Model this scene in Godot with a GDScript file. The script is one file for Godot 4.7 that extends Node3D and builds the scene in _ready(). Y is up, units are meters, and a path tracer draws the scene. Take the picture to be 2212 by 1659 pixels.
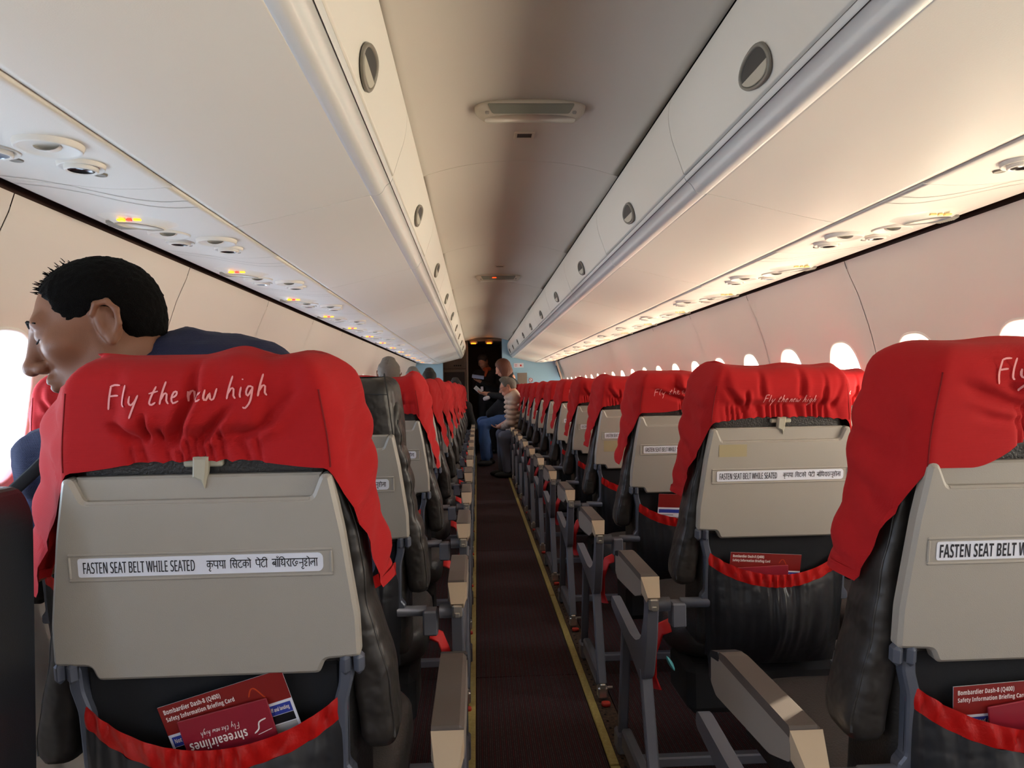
extends Node3D
# Airliner cabin seen from a passenger seat, looking forward along the aisle.
# x: right of the cabin centre line, y: up from the floor, z: towards the camera (rows run to -z).

const PITCH := 0.796        # row pitch
const ROW0 := 1.02          # distance of the first row's tray tables
const ROWS := 14
const CABIN_END := 12.3     # front bulkhead
const CABIN_BACK := -1.6    # behind the camera
const BIN := 1.173
const BIN0 := -0.416
const WIN := 0.49
const DEG := PI / 180.0
const TILT_UP := 0.60      # the sunlit apron below sends most of the daylight upwards

var M := {}
var taken := {}
var rng := RandomNumberGenerator.new()
const ORD := ["first", "second", "third", "fourth", "fifth", "sixth", "seventh", "eighth", "ninth", "tenth", "eleventh", "twelfth", "thirteenth", "fourteenth", "fifteenth", "sixteenth", "seventeenth", "eighteenth"]

func _ready() -> void:
	rng.seed = 7
	setup_view()
	make_materials()
	build_shell()
	build_bins()
	build_service_panels()
	build_ceiling_fittings()
	build_front()
	build_seats()
	build_literature()
	build_people()
	build_small()

# ------------------------------------------------------------------ view, sky, sun, daylight
func setup_view() -> void:
	var cam := Camera3D.new()
	cam.name = "camera"
	cam.fov = rad_to_deg(2.0 * atan(829.5 / 1620.0))
	cam.position = Vector3(-0.172, 1.10, 0)
	cam.rotation_degrees = Vector3(0.324, -2.69, -1.0)
	cam.near = 0.03
	cam.far = 400
	add_child(cam)
	cam.current = true
	var e := Environment.new()
	e.background_mode = Environment.BG_SKY
	var sm := ProceduralSkyMaterial.new()
	sm.sky_top_color = Color(0.62, 0.74, 0.92)
	sm.sky_horizon_color = Color(0.93, 0.95, 1.0)
	sm.ground_horizon_color = Color(0.92, 0.91, 0.88)
	sm.ground_bottom_color = Color(0.72, 0.70, 0.66)
	sm.sky_energy_multiplier = 2.6
	sm.ground_energy_multiplier = 2.6
	sm.sun_angle_max = 0.0
	var sky := Sky.new()
	sky.sky_material = sm
	e.sky = sky
	e.ambient_light_source = Environment.AMBIENT_SOURCE_DISABLED
	e.tonemap_mode = Environment.TONE_MAPPER_LINEAR
	e.tonemap_exposure = 1.12
	e.sdfgi_enabled = true
	e.ssao_enabled = true
	e.ssil_enabled = true
	var we := WorldEnvironment.new()
	we.name = "world"
	we.environment = e
	add_child(we)
	var sun := DirectionalLight3D.new()
	sun.name = "sun"
	sun.light_color = Color(1.0, 0.93, 0.82)
	sun.light_energy = 4.0
	sun.light_angular_distance = 0.55
	sun.shadow_enabled = true
	sun.sky_mode = DirectionalLight3D.SKY_MODE_LIGHT_ONLY
	add_child(sun)
	sun.look_at_from_position(Vector3.ZERO, -Vector3(0.86, 0.40, -0.62), Vector3.UP)
	# daylight entering at every window opening: sunlit side to the right, open shade to the left
	for i in range(0, 30):
		var zr: float = 2.38 - 4 * WIN + i * WIN + 0.0
		if zr < CABIN_END - 0.3 and zr > CABIN_BACK + 0.2:
			window_light(1, zr, Color(1.0, 0.935, 0.81), 0.64)
		var zl: float = zr - 0.10
		if zl < CABIN_END - 0.3 and zl > CABIN_BACK + 0.2:
			window_light(-1, zl, Color(0.76, 0.88, 1.0), 0.215)

func window_light(side: int, dist: float, c: Color, energy: float) -> void:
	var l := AreaLight3D.new()
	l.name = "window_daylight"
	l.area_size = Vector2(0.21, 0.30)
	l.light_color = c
	l.light_energy = energy
	l.area_range = 30.0
	l.shadow_enabled = true
	l.rotation = Vector3(TILT_UP, side * PI / 2, 0)
	l.position = Vector3(side * 1.375, 1.06, -dist)
	add_child(l, true)

# ------------------------------------------------------------------ materials
func noise_img(freq: float, seed_: int, size: int, oct := 3) -> Image:
	var n := FastNoiseLite.new()
	n.seed = seed_
	n.frequency = freq
	n.fractal_octaves = oct
	n.noise_type = FastNoiseLite.TYPE_SIMPLEX_SMOOTH
	return n.get_seamless_image(size, size)

func normal_tex(freq: float, seed_: int, strength: float, size := 256, oct := 3) -> Texture2D:
	var im := noise_img(freq, seed_, size, oct)
	im.convert(Image.FORMAT_RGBA8)
	im.bump_map_to_normal_map(strength)
	return ImageTexture.create_from_image(im)

func tint_tex(freq: float, seed_: int, a: Color, b: Color, size := 256) -> Texture2D:
	var im := noise_img(freq, seed_, size, 4)
	im.convert(Image.FORMAT_RGB8)
	for y in size:
		for x in size:
			im.set_pixel(x, y, a.lerp(b, im.get_pixel(x, y).r))
	return ImageTexture.create_from_image(im)

func mat(called: String, c: Color, rough := 0.6, metal := 0.0, normal: Texture2D = null, nscale := 0.4, tri := 8.0) -> StandardMaterial3D:
	var m := StandardMaterial3D.new()
	m.resource_name = called
	m.albedo_color = c
	m.roughness = rough
	m.metallic = metal
	m.cull_mode = BaseMaterial3D.CULL_DISABLED
	if normal:
		m.normal_enabled = true
		m.normal_texture = normal
		m.normal_scale = nscale
		m.uv1_triplanar = true
		m.uv1_scale = Vector3.ONE * tri
	M[called] = m
	return m

func glow(called: String, c: Color, energy: float) -> void:
	var m := mat(called, c, 0.4)
	m.emission_enabled = true
	m.emission = c
	m.emission_energy_multiplier = energy

func make_materials() -> void:
	var fine := normal_tex(0.09, 3, 3.0)
	var grain := normal_tex(0.05, 5, 4.0)
	var weave := weave_tex()
	var big := normal_tex(0.012, 9, 6.0)
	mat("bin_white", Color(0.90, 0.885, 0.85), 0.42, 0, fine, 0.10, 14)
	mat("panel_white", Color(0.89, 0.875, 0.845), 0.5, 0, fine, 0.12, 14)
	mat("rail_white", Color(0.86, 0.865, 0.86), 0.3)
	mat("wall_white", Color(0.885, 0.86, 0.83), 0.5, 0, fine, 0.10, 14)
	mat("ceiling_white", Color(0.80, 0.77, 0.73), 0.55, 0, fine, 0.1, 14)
	mat("reveal_white", Color(0.93, 0.92, 0.89), 0.5)
	mat("gap_dark", Color(0.24, 0.15, 0.12), 0.8)
	mat("black_gap", Color(0.03, 0.03, 0.03), 0.9)
	mat("seam_grey", Color(0.60, 0.58, 0.55), 0.7)
	mat("handle_ring", Color(0.52, 0.50, 0.46), 0.45)
	mat("handle_dark", Color(0.23, 0.22, 0.21), 0.6)
	mat("handle_flap", Color(0.74, 0.72, 0.66), 0.4)
	mat("tray_plastic", Color(0.63, 0.607, 0.57), 0.42, 0, fine, 0.22, 22)
	mat("latch_plastic", Color(0.67, 0.65, 0.58), 0.4)
	mat("placard_white", Color(0.88, 0.89, 0.93), 0.4)
	mat("ink", Color(0.06, 0.06, 0.11), 0.6)
	mat("tape", Color(0.66, 0.61, 0.48), 0.35)
	var red := mat("red_fabric", Color(0.68, 0.012, 0.04), 0.9, 0, weave, 0.35, 60)
	red.rim_enabled = true
	red.rim = 0.05
	red.rim_tint = 0.8
	mat("red_thread", Color(0.50, 0.015, 0.035), 0.9)
	mat("script_pink", Color(0.93, 0.62, 0.62), 0.7)
	mat("red_vinyl", Color(0.70, 0.07, 0.06), 0.33, 0, grain, 0.25, 14)
	mat("red_strap", Color(0.78, 0.05, 0.06), 0.6)
	mat("leather", Color(0.145, 0.135, 0.13), 0.45, 0, grain, 0.55, 14)
	mat("leather_soft", Color(0.165, 0.150, 0.138), 0.42, 0, big, 0.8, 6)
	mat("stitch", Color(0.16, 0.15, 0.14), 0.8)
	mat("back_cloth", Color(0.075, 0.082, 0.10), 0.9, 0, fine, 0.3, 30)
	mat("pocket_vinyl", Color(0.13, 0.135, 0.15), 0.36, 0, big, 0.45, 6)
	mat("frame_metal", Color(0.42, 0.43, 0.47), 0.42, 0.35)
	mat("bright_metal", Color(0.72, 0.70, 0.66), 0.28, 0.85)
	mat("arm_metal", Color(0.36, 0.38, 0.43), 0.4, 0.3)
	mat("armrest_body", Color(0.53, 0.49, 0.455), 0.5)
	mat("armrest_pad", Color(0.33, 0.29, 0.265), 0.55, 0, fine, 0.3, 26)
	mat("armrest_cap", Color(0.70, 0.62, 0.52), 0.35)
	mat("dark_plastic", Color(0.11, 0.115, 0.135), 0.45, 0, fine, 0.2, 20)
	mat("strip_yellow", Color(0.72, 0.66, 0.40), 0.5, 0, fine, 0.2, 12).albedo_texture = tint_tex(0.02, 21, Color(0.86, 0.83, 0.74), Color(1, 1, 1))
	var track := mat("track_dirty", Color(0.75, 0.68, 0.6), 0.75)
	track.albedo_texture = tint_tex(0.06, 33, Color(0.16, 0.12, 0.10), Color(0.52, 0.44, 0.36))
	track.uv1_triplanar = true
	track.uv1_scale = Vector3.ONE * 4
	var carpet := mat("carpet", Color(1, 1, 1), 0.95)
	carpet.albedo_texture = carpet_tex()
	carpet.uv1_triplanar = true
	carpet.uv1_world_triplanar = true
	carpet.uv1_scale = Vector3(5, 5, 5)
	mat("bulkhead_blue", Color(0.62, 0.79, 0.88), 0.55)
	mat("bulkhead_dark", Color(0.47, 0.42, 0.37), 0.6)
	mat("galley_beige", Color(0.42, 0.36, 0.31), 0.6)
	mat("sign_face", Color(0.52, 0.52, 0.48), 0.25)
	mat("sign_body", Color(0.78, 0.74, 0.68), 0.45)
	mat("nozzle_dark", Color(0.16, 0.15, 0.15), 0.2, 0.4)
	mat("lens_glass", Color(0.62, 0.68, 0.76), 0.08, 0.5)
	mat("knob_orange", Color(0.70, 0.16, 0.10), 0.5)
	mat("metal_dark", Color(0.2, 0.2, 0.2), 0.6, 0.3)
	glow("sign_amber", Color(1.0, 0.72, 0.08), 2.2)
	glow("sign_amber_faint", Color(0.95, 0.82, 0.5), 0.25)
	glow("sign_red", Color(1.0, 0.25, 0.16), 1.6)
	glow("exit_amber", Color(1.0, 0.52, 0.12), 2.4)
	glow("ceiling_red", Color(1.0, 0.30, 0.10), 1.6)
	var g := mat("window_pane", Color(0.95, 0.98, 1.0, 0.06), 0.02)
	g.transparency = BaseMaterial3D.TRANSPARENCY_ALPHA
	# people
	mat("skin_brown", Color(0.50, 0.335, 0.25), 0.5, 0, fine, 0.2, 18)
	mat("skin_light", Color(0.78, 0.56, 0.47), 0.5)
	mat("skin_mid", Color(0.55, 0.38, 0.30), 0.5)
	mat("lip_brown", Color(0.44, 0.26, 0.23), 0.45)
	mat("hair_black", Color(0.02, 0.017, 0.017), 0.85, 0, normal_tex(0.16, 41, 9.0), 0.9, 14)
	M.hair_black.metallic_specular = 0.25
	mat("hair_brown", Color(0.36, 0.18, 0.105), 0.5, 0, normal_tex(0.16, 42, 8.0), 0.6, 10)
	mat("hair_grey", Color(0.42, 0.40, 0.37), 0.7, 0, normal_tex(0.1, 43, 9.0), 0.9, 10)
	mat("hair_dark", Color(0.11, 0.095, 0.085), 0.7, 0, normal_tex(0.1, 44, 8.0), 0.8, 10)
	mat("navy_cloth", Color(0.10, 0.125, 0.25), 0.85, 0, weave, 0.4, 30)
	mat("black_cloth", Color(0.045, 0.047, 0.06), 0.9)
	mat("charcoal_cloth", Color(0.10, 0.10, 0.115), 0.9)
	mat("uniform_cloth", Color(0.06, 0.055, 0.07), 0.9)
	mat("puffer_beige", Color(0.75, 0.66, 0.59), 0.45)
	mat("jeans_blue", Color(0.24, 0.36, 0.56), 0.85, 0, weave, 0.4, 30)
	mat("trouser_grey", Color(0.36, 0.37, 0.42), 0.85)
	mat("shoe_dark", Color(0.09, 0.085, 0.08), 0.6)
	mat("shoe_sole", Color(0.33, 0.31, 0.28), 0.7)
	mat("scarf_orange", Color(0.55, 0.24, 0.09), 0.8)
	mat("paper_white", Color(0.86, 0.88, 0.9), 0.7)
	mat("paper_blue", Color(0.55, 0.66, 0.85), 0.6)
	mat("phone_white", Color(0.80, 0.86, 0.86), 0.3)
	mat("spectacle_metal", Color(0.25, 0.25, 0.26), 0.3, 0.6)
	mat("leaflet_red", Color(0.56, 0.13, 0.19), 0.35)
	mat("teal_print", Color(0.30, 0.62, 0.64), 0.6)
	mat("placard_red", Color(0.75, 0.12, 0.10), 0.5)
	mat("card_edge", Color(0.8, 0.8, 0.82), 0.5)
	mat("card_text", Color(0.93, 0.88, 0.86), 0.6)
	var pf := mat("card_print", Color(1, 1, 1), 0.35)
	pf.albedo_texture = card_tex(0)
	var pf2 := mat("card_print_list", Color(1, 1, 1), 0.35)
	pf2.albedo_texture = card_tex(1)

func weave_tex() -> Texture2D:
	var im := Image.create(64, 64, false, Image.FORMAT_RGBA8)
	for y in 64:
		for x in 64:
			var v := 0.5 + 0.25 * sin(x * TAU / 8.0) * (1.0 if (y / 4) % 2 == 0 else -1.0) + 0.2 * sin(y * TAU / 8.0)
			im.set_pixel(x, y, Color(v, v, v))
	im.bump_map_to_normal_map(3.0)
	return ImageTexture.create_from_image(im)

func carpet_tex() -> Texture2D:
	var r := RandomNumberGenerator.new()
	r.seed = 11
	var im := Image.create(512, 512, false, Image.FORMAT_RGB8)
	for y in 512:
		for x in 512:
			var v := r.randf_range(0.75, 1.2)
			var c := Color(0.155, 0.055, 0.066) * v
			im.set_pixel(x, y, c)
	# short ribs woven along the aisle: grey and dark red dashes in columns
	for col in 32:
		var x0 := col * 16
		for j in 22:
			var y0 := int(j * 23.3 + (col % 2) * 11)
			var c := Color(0.33, 0.28, 0.285) if (col % 3) != 1 else Color(0.42, 0.09, 0.11)
			var f := r.randf_range(0.7, 1.15)
			for yy in 15:
				for xx in 5:
					im.set_pixel((x0 + xx) % 512, (y0 + yy) % 512, c * f * r.randf_range(0.8, 1.15))
	return ImageTexture.create_from_image(im)

func card_tex(kind: int) -> Texture2D:
	var im := Image.create(512, 400, false, Image.FORMAT_RGB8)
	im.fill(Color(0.86, 0.87, 0.91))
	im.fill_rect(Rect2i(0, 0, 512, 128), Color(0.50, 0.11, 0.10))
	if kind == 0:
		im.fill_rect(Rect2i(10, 140, 240, 44), Color(0.19, 0.25, 0.60))
		im.fill_rect(Rect2i(262, 140, 240, 44), Color(0.19, 0.25, 0.60))
		im.fill_rect(Rect2i(10, 186, 240, 36), Color(0.07, 0.07, 0.09))
		im.fill_rect(Rect2i(262, 186, 240, 36), Color(0.07, 0.07, 0.09))
		im.fill_rect(Rect2i(10, 226, 240, 80), Color(0.66, 0.66, 0.66))
		im.fill_rect(Rect2i(262, 226, 240, 80), Color(0.66, 0.66, 0.66))
		im.fill_rect(Rect2i(10, 312, 240, 80), Color(0.68, 0.67, 0.66))
		im.fill_rect(Rect2i(262, 312, 240, 80), Color(0.68, 0.67, 0.66))
		im.fill_rect(Rect2i(24, 236, 70, 54), Color(0.92, 0.92, 0.95))
		im.fill_rect(Rect2i(34, 252, 48, 18), Color(0.1, 0.1, 0.15))
		for c in [Vector2(330, 346), Vector2(440, 342)]:
			for y in range(-34, 35):
				for x in range(-34, 35):
					var d := Vector2(x, y).length()
					var col := Color(0.9, 0.88, 0.86)
					if d > 34:
						continue
					if d > 26 or absf(x - y) < 6:
						col = Color(0.70, 0.12, 0.13)
					elif absf(x + y) < 14 and d < 20:
						col = Color(0.1, 0.1, 0.1)
					im.set_pixel(int(c.x) + x, int(c.y) + y, col)
		im.fill_rect(Rect2i(270, 244, 40, 40), Color(0.88, 0.88, 0.85))
		im.fill_rect(Rect2i(284, 254, 16, 24), Color(0.12, 0.12, 0.12))
	else:
		im.fill_rect(Rect2i(12, 146, 488, 34), Color(0.19, 0.25, 0.60))
		for j in 9:
			im.fill_rect(Rect2i(30 + (j * 53) % 60, 196 + j * 22, 160 + (j * 71) % 240, 7), Color(0.45, 0.46, 0.5))
	# small gilt emblem in the red band
	for i in 60:
		var t := i / 60.0
		im.fill_rect(Rect2i(int(352 + 60 * t), int(70 - 30 * sin(t * 4.0)), 5, 4), Color(0.72, 0.25, 0.10))
	return ImageTexture.create_from_image(im)

# ------------------------------------------------------------------ node helpers
func numbered(called: String) -> String:
	var n: int = taken.get(called, 0)
	taken[called] = n + 1
	return called if n == 0 else "%s_%03d" % [called, n]

func thing(called: String, label: String, category: String, at := Vector3.ZERO, group := "", kind := "") -> Node3D:
	var o := Node3D.new()
	o.name = numbered(called)
	add_child(o)
	o.position = at
	tag(o, label, category, group, kind)
	return o

func tag(o: Node, label: String, category: String, group := "", kind := "") -> void:
	if label != "":
		o.set_meta("label", label)
	if category != "":
		o.set_meta("category", category)
	if group != "":
		o.set_meta("group", group)
	if kind != "":
		o.set_meta("kind", kind)

func struct(called: String) -> Node3D:
	var o := Node3D.new()
	o.name = numbered(called)
	o.set_meta("kind", "structure")
	add_child(o)
	return o

func inst(parent: Node, called: String, mesh: Mesh, m: String, xf := Transform3D.IDENTITY, label := "") -> MeshInstance3D:
	var o := MeshInstance3D.new()
	o.name = called
	o.mesh = mesh
	o.material_override = M[m]
	o.transform = xf
	parent.add_child(o, true)
	if label != "":
		o.set_meta("label", label)
	return o

func begin(smooth := false) -> SurfaceTool:
	var st := SurfaceTool.new()
	st.begin(Mesh.PRIMITIVE_TRIANGLES)
	st.set_smooth_group(0 if smooth else -1)
	return st

func done(st: SurfaceTool) -> ArrayMesh:
	st.generate_normals()
	return st.commit()

# ------------------------------------------------------------------ shapes
func tri(st: SurfaceTool, a: Vector3, b: Vector3, c: Vector3) -> void:
	st.add_vertex(a)
	st.add_vertex(b)
	st.add_vertex(c)

func quad(st: SurfaceTool, a: Vector3, b: Vector3, c: Vector3, d: Vector3) -> void:
	if a.distance_squared_to(c) < 1e-14:
		return
	tri(st, a, b, c)
	tri(st, a, c, d)

# chamfered box
func cbox(st: SurfaceTool, c: Vector3, s: Vector3, ch := 0.0, b := Basis.IDENTITY) -> void:
	var h := s * 0.5
	ch = minf(ch, minf(h.x, minf(h.y, h.z)) * 0.95)
	var P := func(sx: int, sy: int, sz: int, ax: int) -> Vector3:
		var v := Vector3(sx * h.x, sy * h.y, sz * h.z)
		for k in 3:
			if k != ax:
				v[k] -= ch * (sx if k == 0 else sy if k == 1 else sz)
		return c + b * v
	for s1 in [-1, 1]:
		quad(st, P.call(s1, -1, -1, 0), P.call(s1, -1, 1, 0), P.call(s1, 1, 1, 0), P.call(s1, 1, -1, 0))
		quad(st, P.call(-1, s1, -1, 1), P.call(-1, s1, 1, 1), P.call(1, s1, 1, 1), P.call(1, s1, -1, 1))
		quad(st, P.call(-1, -1, s1, 2), P.call(-1, 1, s1, 2), P.call(1, 1, s1, 2), P.call(1, -1, s1, 2))
	if ch <= 0.0:
		return
	for s1 in [-1, 1]:
		for s2 in [-1, 1]:
			quad(st, P.call(s1, s2, -1, 0), P.call(s1, s2, 1, 0), P.call(s1, s2, 1, 1), P.call(s1, s2, -1, 1))
			quad(st, P.call(s1, -1, s2, 0), P.call(s1, 1, s2, 0), P.call(s1, 1, s2, 2), P.call(s1, -1, s2, 2))
			quad(st, P.call(-1, s1, s2, 1), P.call(1, s1, s2, 1), P.call(1, s1, s2, 2), P.call(-1, s1, s2, 2))
			for s3 in [-1, 1]:
				tri(st, P.call(s1, s2, s3, 0), P.call(s1, s2, s3, 1), P.call(s1, s2, s3, 2))

func box_mesh(c: Vector3, s: Vector3, ch := 0.0, b := Basis.IDENTITY) -> ArrayMesh:
	var st := begin()
	cbox(st, c, s, ch, b)
	return done(st)

# grid of rings; each ring a PackedVector3Array
func loft(st: SurfaceTool, rings: Array, closed := true, cap := true) -> void:
	var n: int = rings[0].size()
	for i in rings.size() - 1:
		var A: PackedVector3Array = rings[i]
		var B: PackedVector3Array = rings[i + 1]
		for j in (n if closed else n - 1):
			var k := (j + 1) % n
			quad(st, A[j], B[j], B[k], A[k])
	if cap and closed:
		for e in [0, rings.size() - 1]:
			var R: PackedVector3Array = rings[e]
			var c := Vector3.ZERO
			for p in R:
				c += p
			c /= n
			for j in n:
				tri(st, c, R[j], R[(j + 1) % n])

# swept ellipse; radii: Vector2(side, other) per point
func tube(st: SurfaceTool, pts: Array, radii: Array, n := 10, side := Vector3.ZERO, cap := true, boxy := 1.0) -> void:
	var rings := []
	var prev := side
	for i in pts.size():
		var a: Vector3 = pts[maxi(i - 1, 0)]
		var b: Vector3 = pts[mini(i + 1, pts.size() - 1)]
		var d := (b - a).normalized()
		var u := prev
		if u == Vector3.ZERO:
			u = d.cross(Vector3.UP if absf(d.y) < 0.9 else Vector3.RIGHT)
		u = (u - d * u.dot(d)).normalized()
		prev = u
		var w := d.cross(u)
		var r = radii[mini(i, radii.size() - 1)]
		var rv: Vector2 = r if r is Vector2 else Vector2(r, r)
		var ring := PackedVector3Array()
		for j in n:
			var t := TAU * j / n
			if boxy < 1.0:
				ring.append(pts[i] + u * signf(cos(t)) * pow(absf(cos(t)), boxy) * rv.x + w * signf(sin(t)) * pow(absf(sin(t)), boxy) * rv.y)
			else:
				ring.append(pts[i] + u * cos(t) * rv.x + w * sin(t) * rv.y)
		rings.append(ring)
	loft(st, rings, true, cap)

# polygon (x, y) extruded along +z of T, edge bevelled at the far end
func extrude(st: SurfaceTool, poly: PackedVector2Array, depth: float, bev := 0.0, T := Transform3D.IDENTITY) -> void:
	var n := poly.size()
	var area := 0.0
	for i in n:
		area += poly[i].cross(poly[(i + 1) % n])
	if area < 0:
		poly.reverse()
	var ins := PackedVector2Array()
	for i in n:
		var e1 := (poly[i] - poly[(i + n - 1) % n]).normalized()
		var e2 := (poly[(i + 1) % n] - poly[i]).normalized()
		var n1 := Vector2(-e1.y, e1.x)
		var n2 := Vector2(-e2.y, e2.x)
		var m := (n1 + n2)
		m = m / maxf(0.35, m.length_squared() * 0.5)
		ins.append(poly[i] + m * bev)
	var ix := Geometry2D.triangulate_polygon(poly)
	var V := func(p: Vector2, z: float) -> Vector3: return T * Vector3(p.x, p.y, z)
	for i in range(0, ix.size(), 3):
		tri(st, V.call(poly[ix[i]], 0), V.call(poly[ix[i + 1]], 0), V.call(poly[ix[i + 2]], 0))
		tri(st, V.call(ins[ix[i]], depth), V.call(ins[ix[i + 2]], depth), V.call(ins[ix[i + 1]], depth))
	for i in n:
		var k := (i + 1) % n
		quad(st, V.call(poly[i], 0), V.call(poly[i], depth - bev), V.call(poly[k], depth - bev), V.call(poly[k], 0))
		if bev > 0:
			quad(st, V.call(poly[i], depth - bev), V.call(ins[i], depth), V.call(ins[k], depth), V.call(poly[k], depth - bev))

func lathe(st: SurfaceTool, prof: Array, n: int, T := Transform3D.IDENTITY, sx := 1.0) -> void:
	var rings := []
	for p in prof:
		var ring := PackedVector3Array()
		for j in n:
			var t := TAU * j / n
			ring.append(T * Vector3(p.x * cos(t) * sx, p.y, p.x * sin(t)))
		rings.append(ring)
	loft(st, rings, true, false)

# superellipsoid cushion shape
func pillow(st: SurfaceTool, c: Vector3, h: Vector3, e := 0.35, nu := 28, nv := 14, b := Basis.IDENTITY) -> void:
	var rings := []
	for i in nv + 1:
		var f := -PI / 2 + PI * i / nv
		var cy := signf(sin(f)) * pow(absf(sin(f)), e)
		var cr := pow(maxf(cos(f), 0.0), e)
		var ring := PackedVector3Array()
		for j in nu:
			var t := TAU * j / nu
			ring.append(c + b * Vector3(h.x * cr * signf(cos(t)) * pow(absf(cos(t)), e), h.y * cy, h.z * cr * signf(sin(t)) * pow(absf(sin(t)), e)))
		rings.append(ring)
	loft(st, rings, true, false)

func sm(pts: Array) -> PackedVector2Array:
	var r := PackedVector2Array()
	for p in pts:
		r.append(p)
	return r

# rounded polygon from corner points with one radius
func rounded(pts: Array, rad: float, seg := 4) -> PackedVector2Array:
	var out := PackedVector2Array()
	var n := pts.size()
	for i in n:
		var p: Vector2 = pts[i]
		var a: Vector2 = pts[(i + n - 1) % n]
		var b: Vector2 = pts[(i + 1) % n]
		var r := minf(rad, minf(p.distance_to(a), p.distance_to(b)) * 0.45)
		var s := p + (a - p).normalized() * r
		var e := p + (b - p).normalized() * r
		for k in seg + 1:
			var t := float(k) / seg
			out.append(s.lerp(p, t).lerp(p.lerp(e, t), t))
	return out

# ribbon along 2D strokes, mapped to space by a callable
func stroke(st: SurfaceTool, pts: Array, w: float, f: Callable, taper := true) -> void:
	var sp := []
	for i in pts.size() - 1:
		var p0: Vector2 = pts[maxi(i - 1, 0)]
		var p1: Vector2 = pts[i]
		var p2: Vector2 = pts[i + 1]
		var p3: Vector2 = pts[mini(i + 2, pts.size() - 1)]
		var steps := maxi(2, mini(7, int(p1.distance_to(p2) / (w * 1.2))))
		if pts.size() == 2:
			steps = maxi(2, mini(12, int(p1.distance_to(p2) / (w * 2.0))))
		for k in steps:
			sp.append(p1.cubic_interpolate(p2, p0, p3, float(k) / steps))
	sp.append(pts[pts.size() - 1])
	var n := sp.size()
	var L := []
	var R := []
	for i in n:
		var d: Vector2 = (sp[mini(i + 1, n - 1)] - sp[maxi(i - 1, 0)]).normalized()
		var o := Vector2(-d.y, d.x) * w * 0.5
		if taper and (i == 0 or i == n - 1):
			o *= 0.55
		L.append(f.call(sp[i] + o))
		R.append(f.call(sp[i] - o))
	for i in n - 1:
		quad(st, L[i], L[i + 1], R[i + 1], R[i])

func text_mesh(s: String, width: float, height: float, bold := true) -> ArrayMesh:
	var f := SystemFont.new()
	f.font_names = PackedStringArray(["Droid Sans"])
	f.font_weight = 700 if bold else 400
	var t := TextMesh.new()
	t.text = s
	t.font = f
	t.font_size = 64
	t.pixel_size = 0.01
	t.depth = 0.0
	t.curve_step = 2.0
	t.horizontal_alignment = HORIZONTAL_ALIGNMENT_LEFT
	t.vertical_alignment = VERTICAL_ALIGNMENT_CENTER
	var bb := t.get_aabb()
	var st := SurfaceTool.new()
	st.begin(Mesh.PRIMITIVE_TRIANGLES)
	var k := Transform3D(Basis.from_scale(Vector3(width / maxf(bb.size.x, 1e-4), height / maxf(bb.size.y, 1e-4), 1)), Vector3.ZERO)
	k.origin = -(k.basis * (bb.position + Vector3(0, bb.size.y * 0.5, 0)))
	st.append_from(t, 0, k)
	return st.commit()

# ------------------------------------------------------------------ cabin shell
const WALL_PROF := [Vector2(1.150, 1.534), Vector2(1.197, 1.42), Vector2(1.242, 1.28), Vector2(1.277, 1.12), Vector2(1.296, 0.95), Vector2(1.297, 0.78), Vector2(1.277, 0.55), Vector2(1.225, 0.30), Vector2(1.13, 0.0)]

func wall_x(y: float) -> float:
	for i in WALL_PROF.size() - 1:
		var a: Vector2 = WALL_PROF[i]
		var b: Vector2 = WALL_PROF[i + 1]
		if y <= a.y and y >= b.y:
			var p: Vector2 = WALL_PROF[maxi(i - 1, 0)]
			var q: Vector2 = WALL_PROF[mini(i + 2, WALL_PROF.size() - 1)]
			var t := (a.y - y) / (a.y - b.y)
			return cubic_interpolate(a.x, b.x, p.x, q.x, t)
	return 1.11

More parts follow.
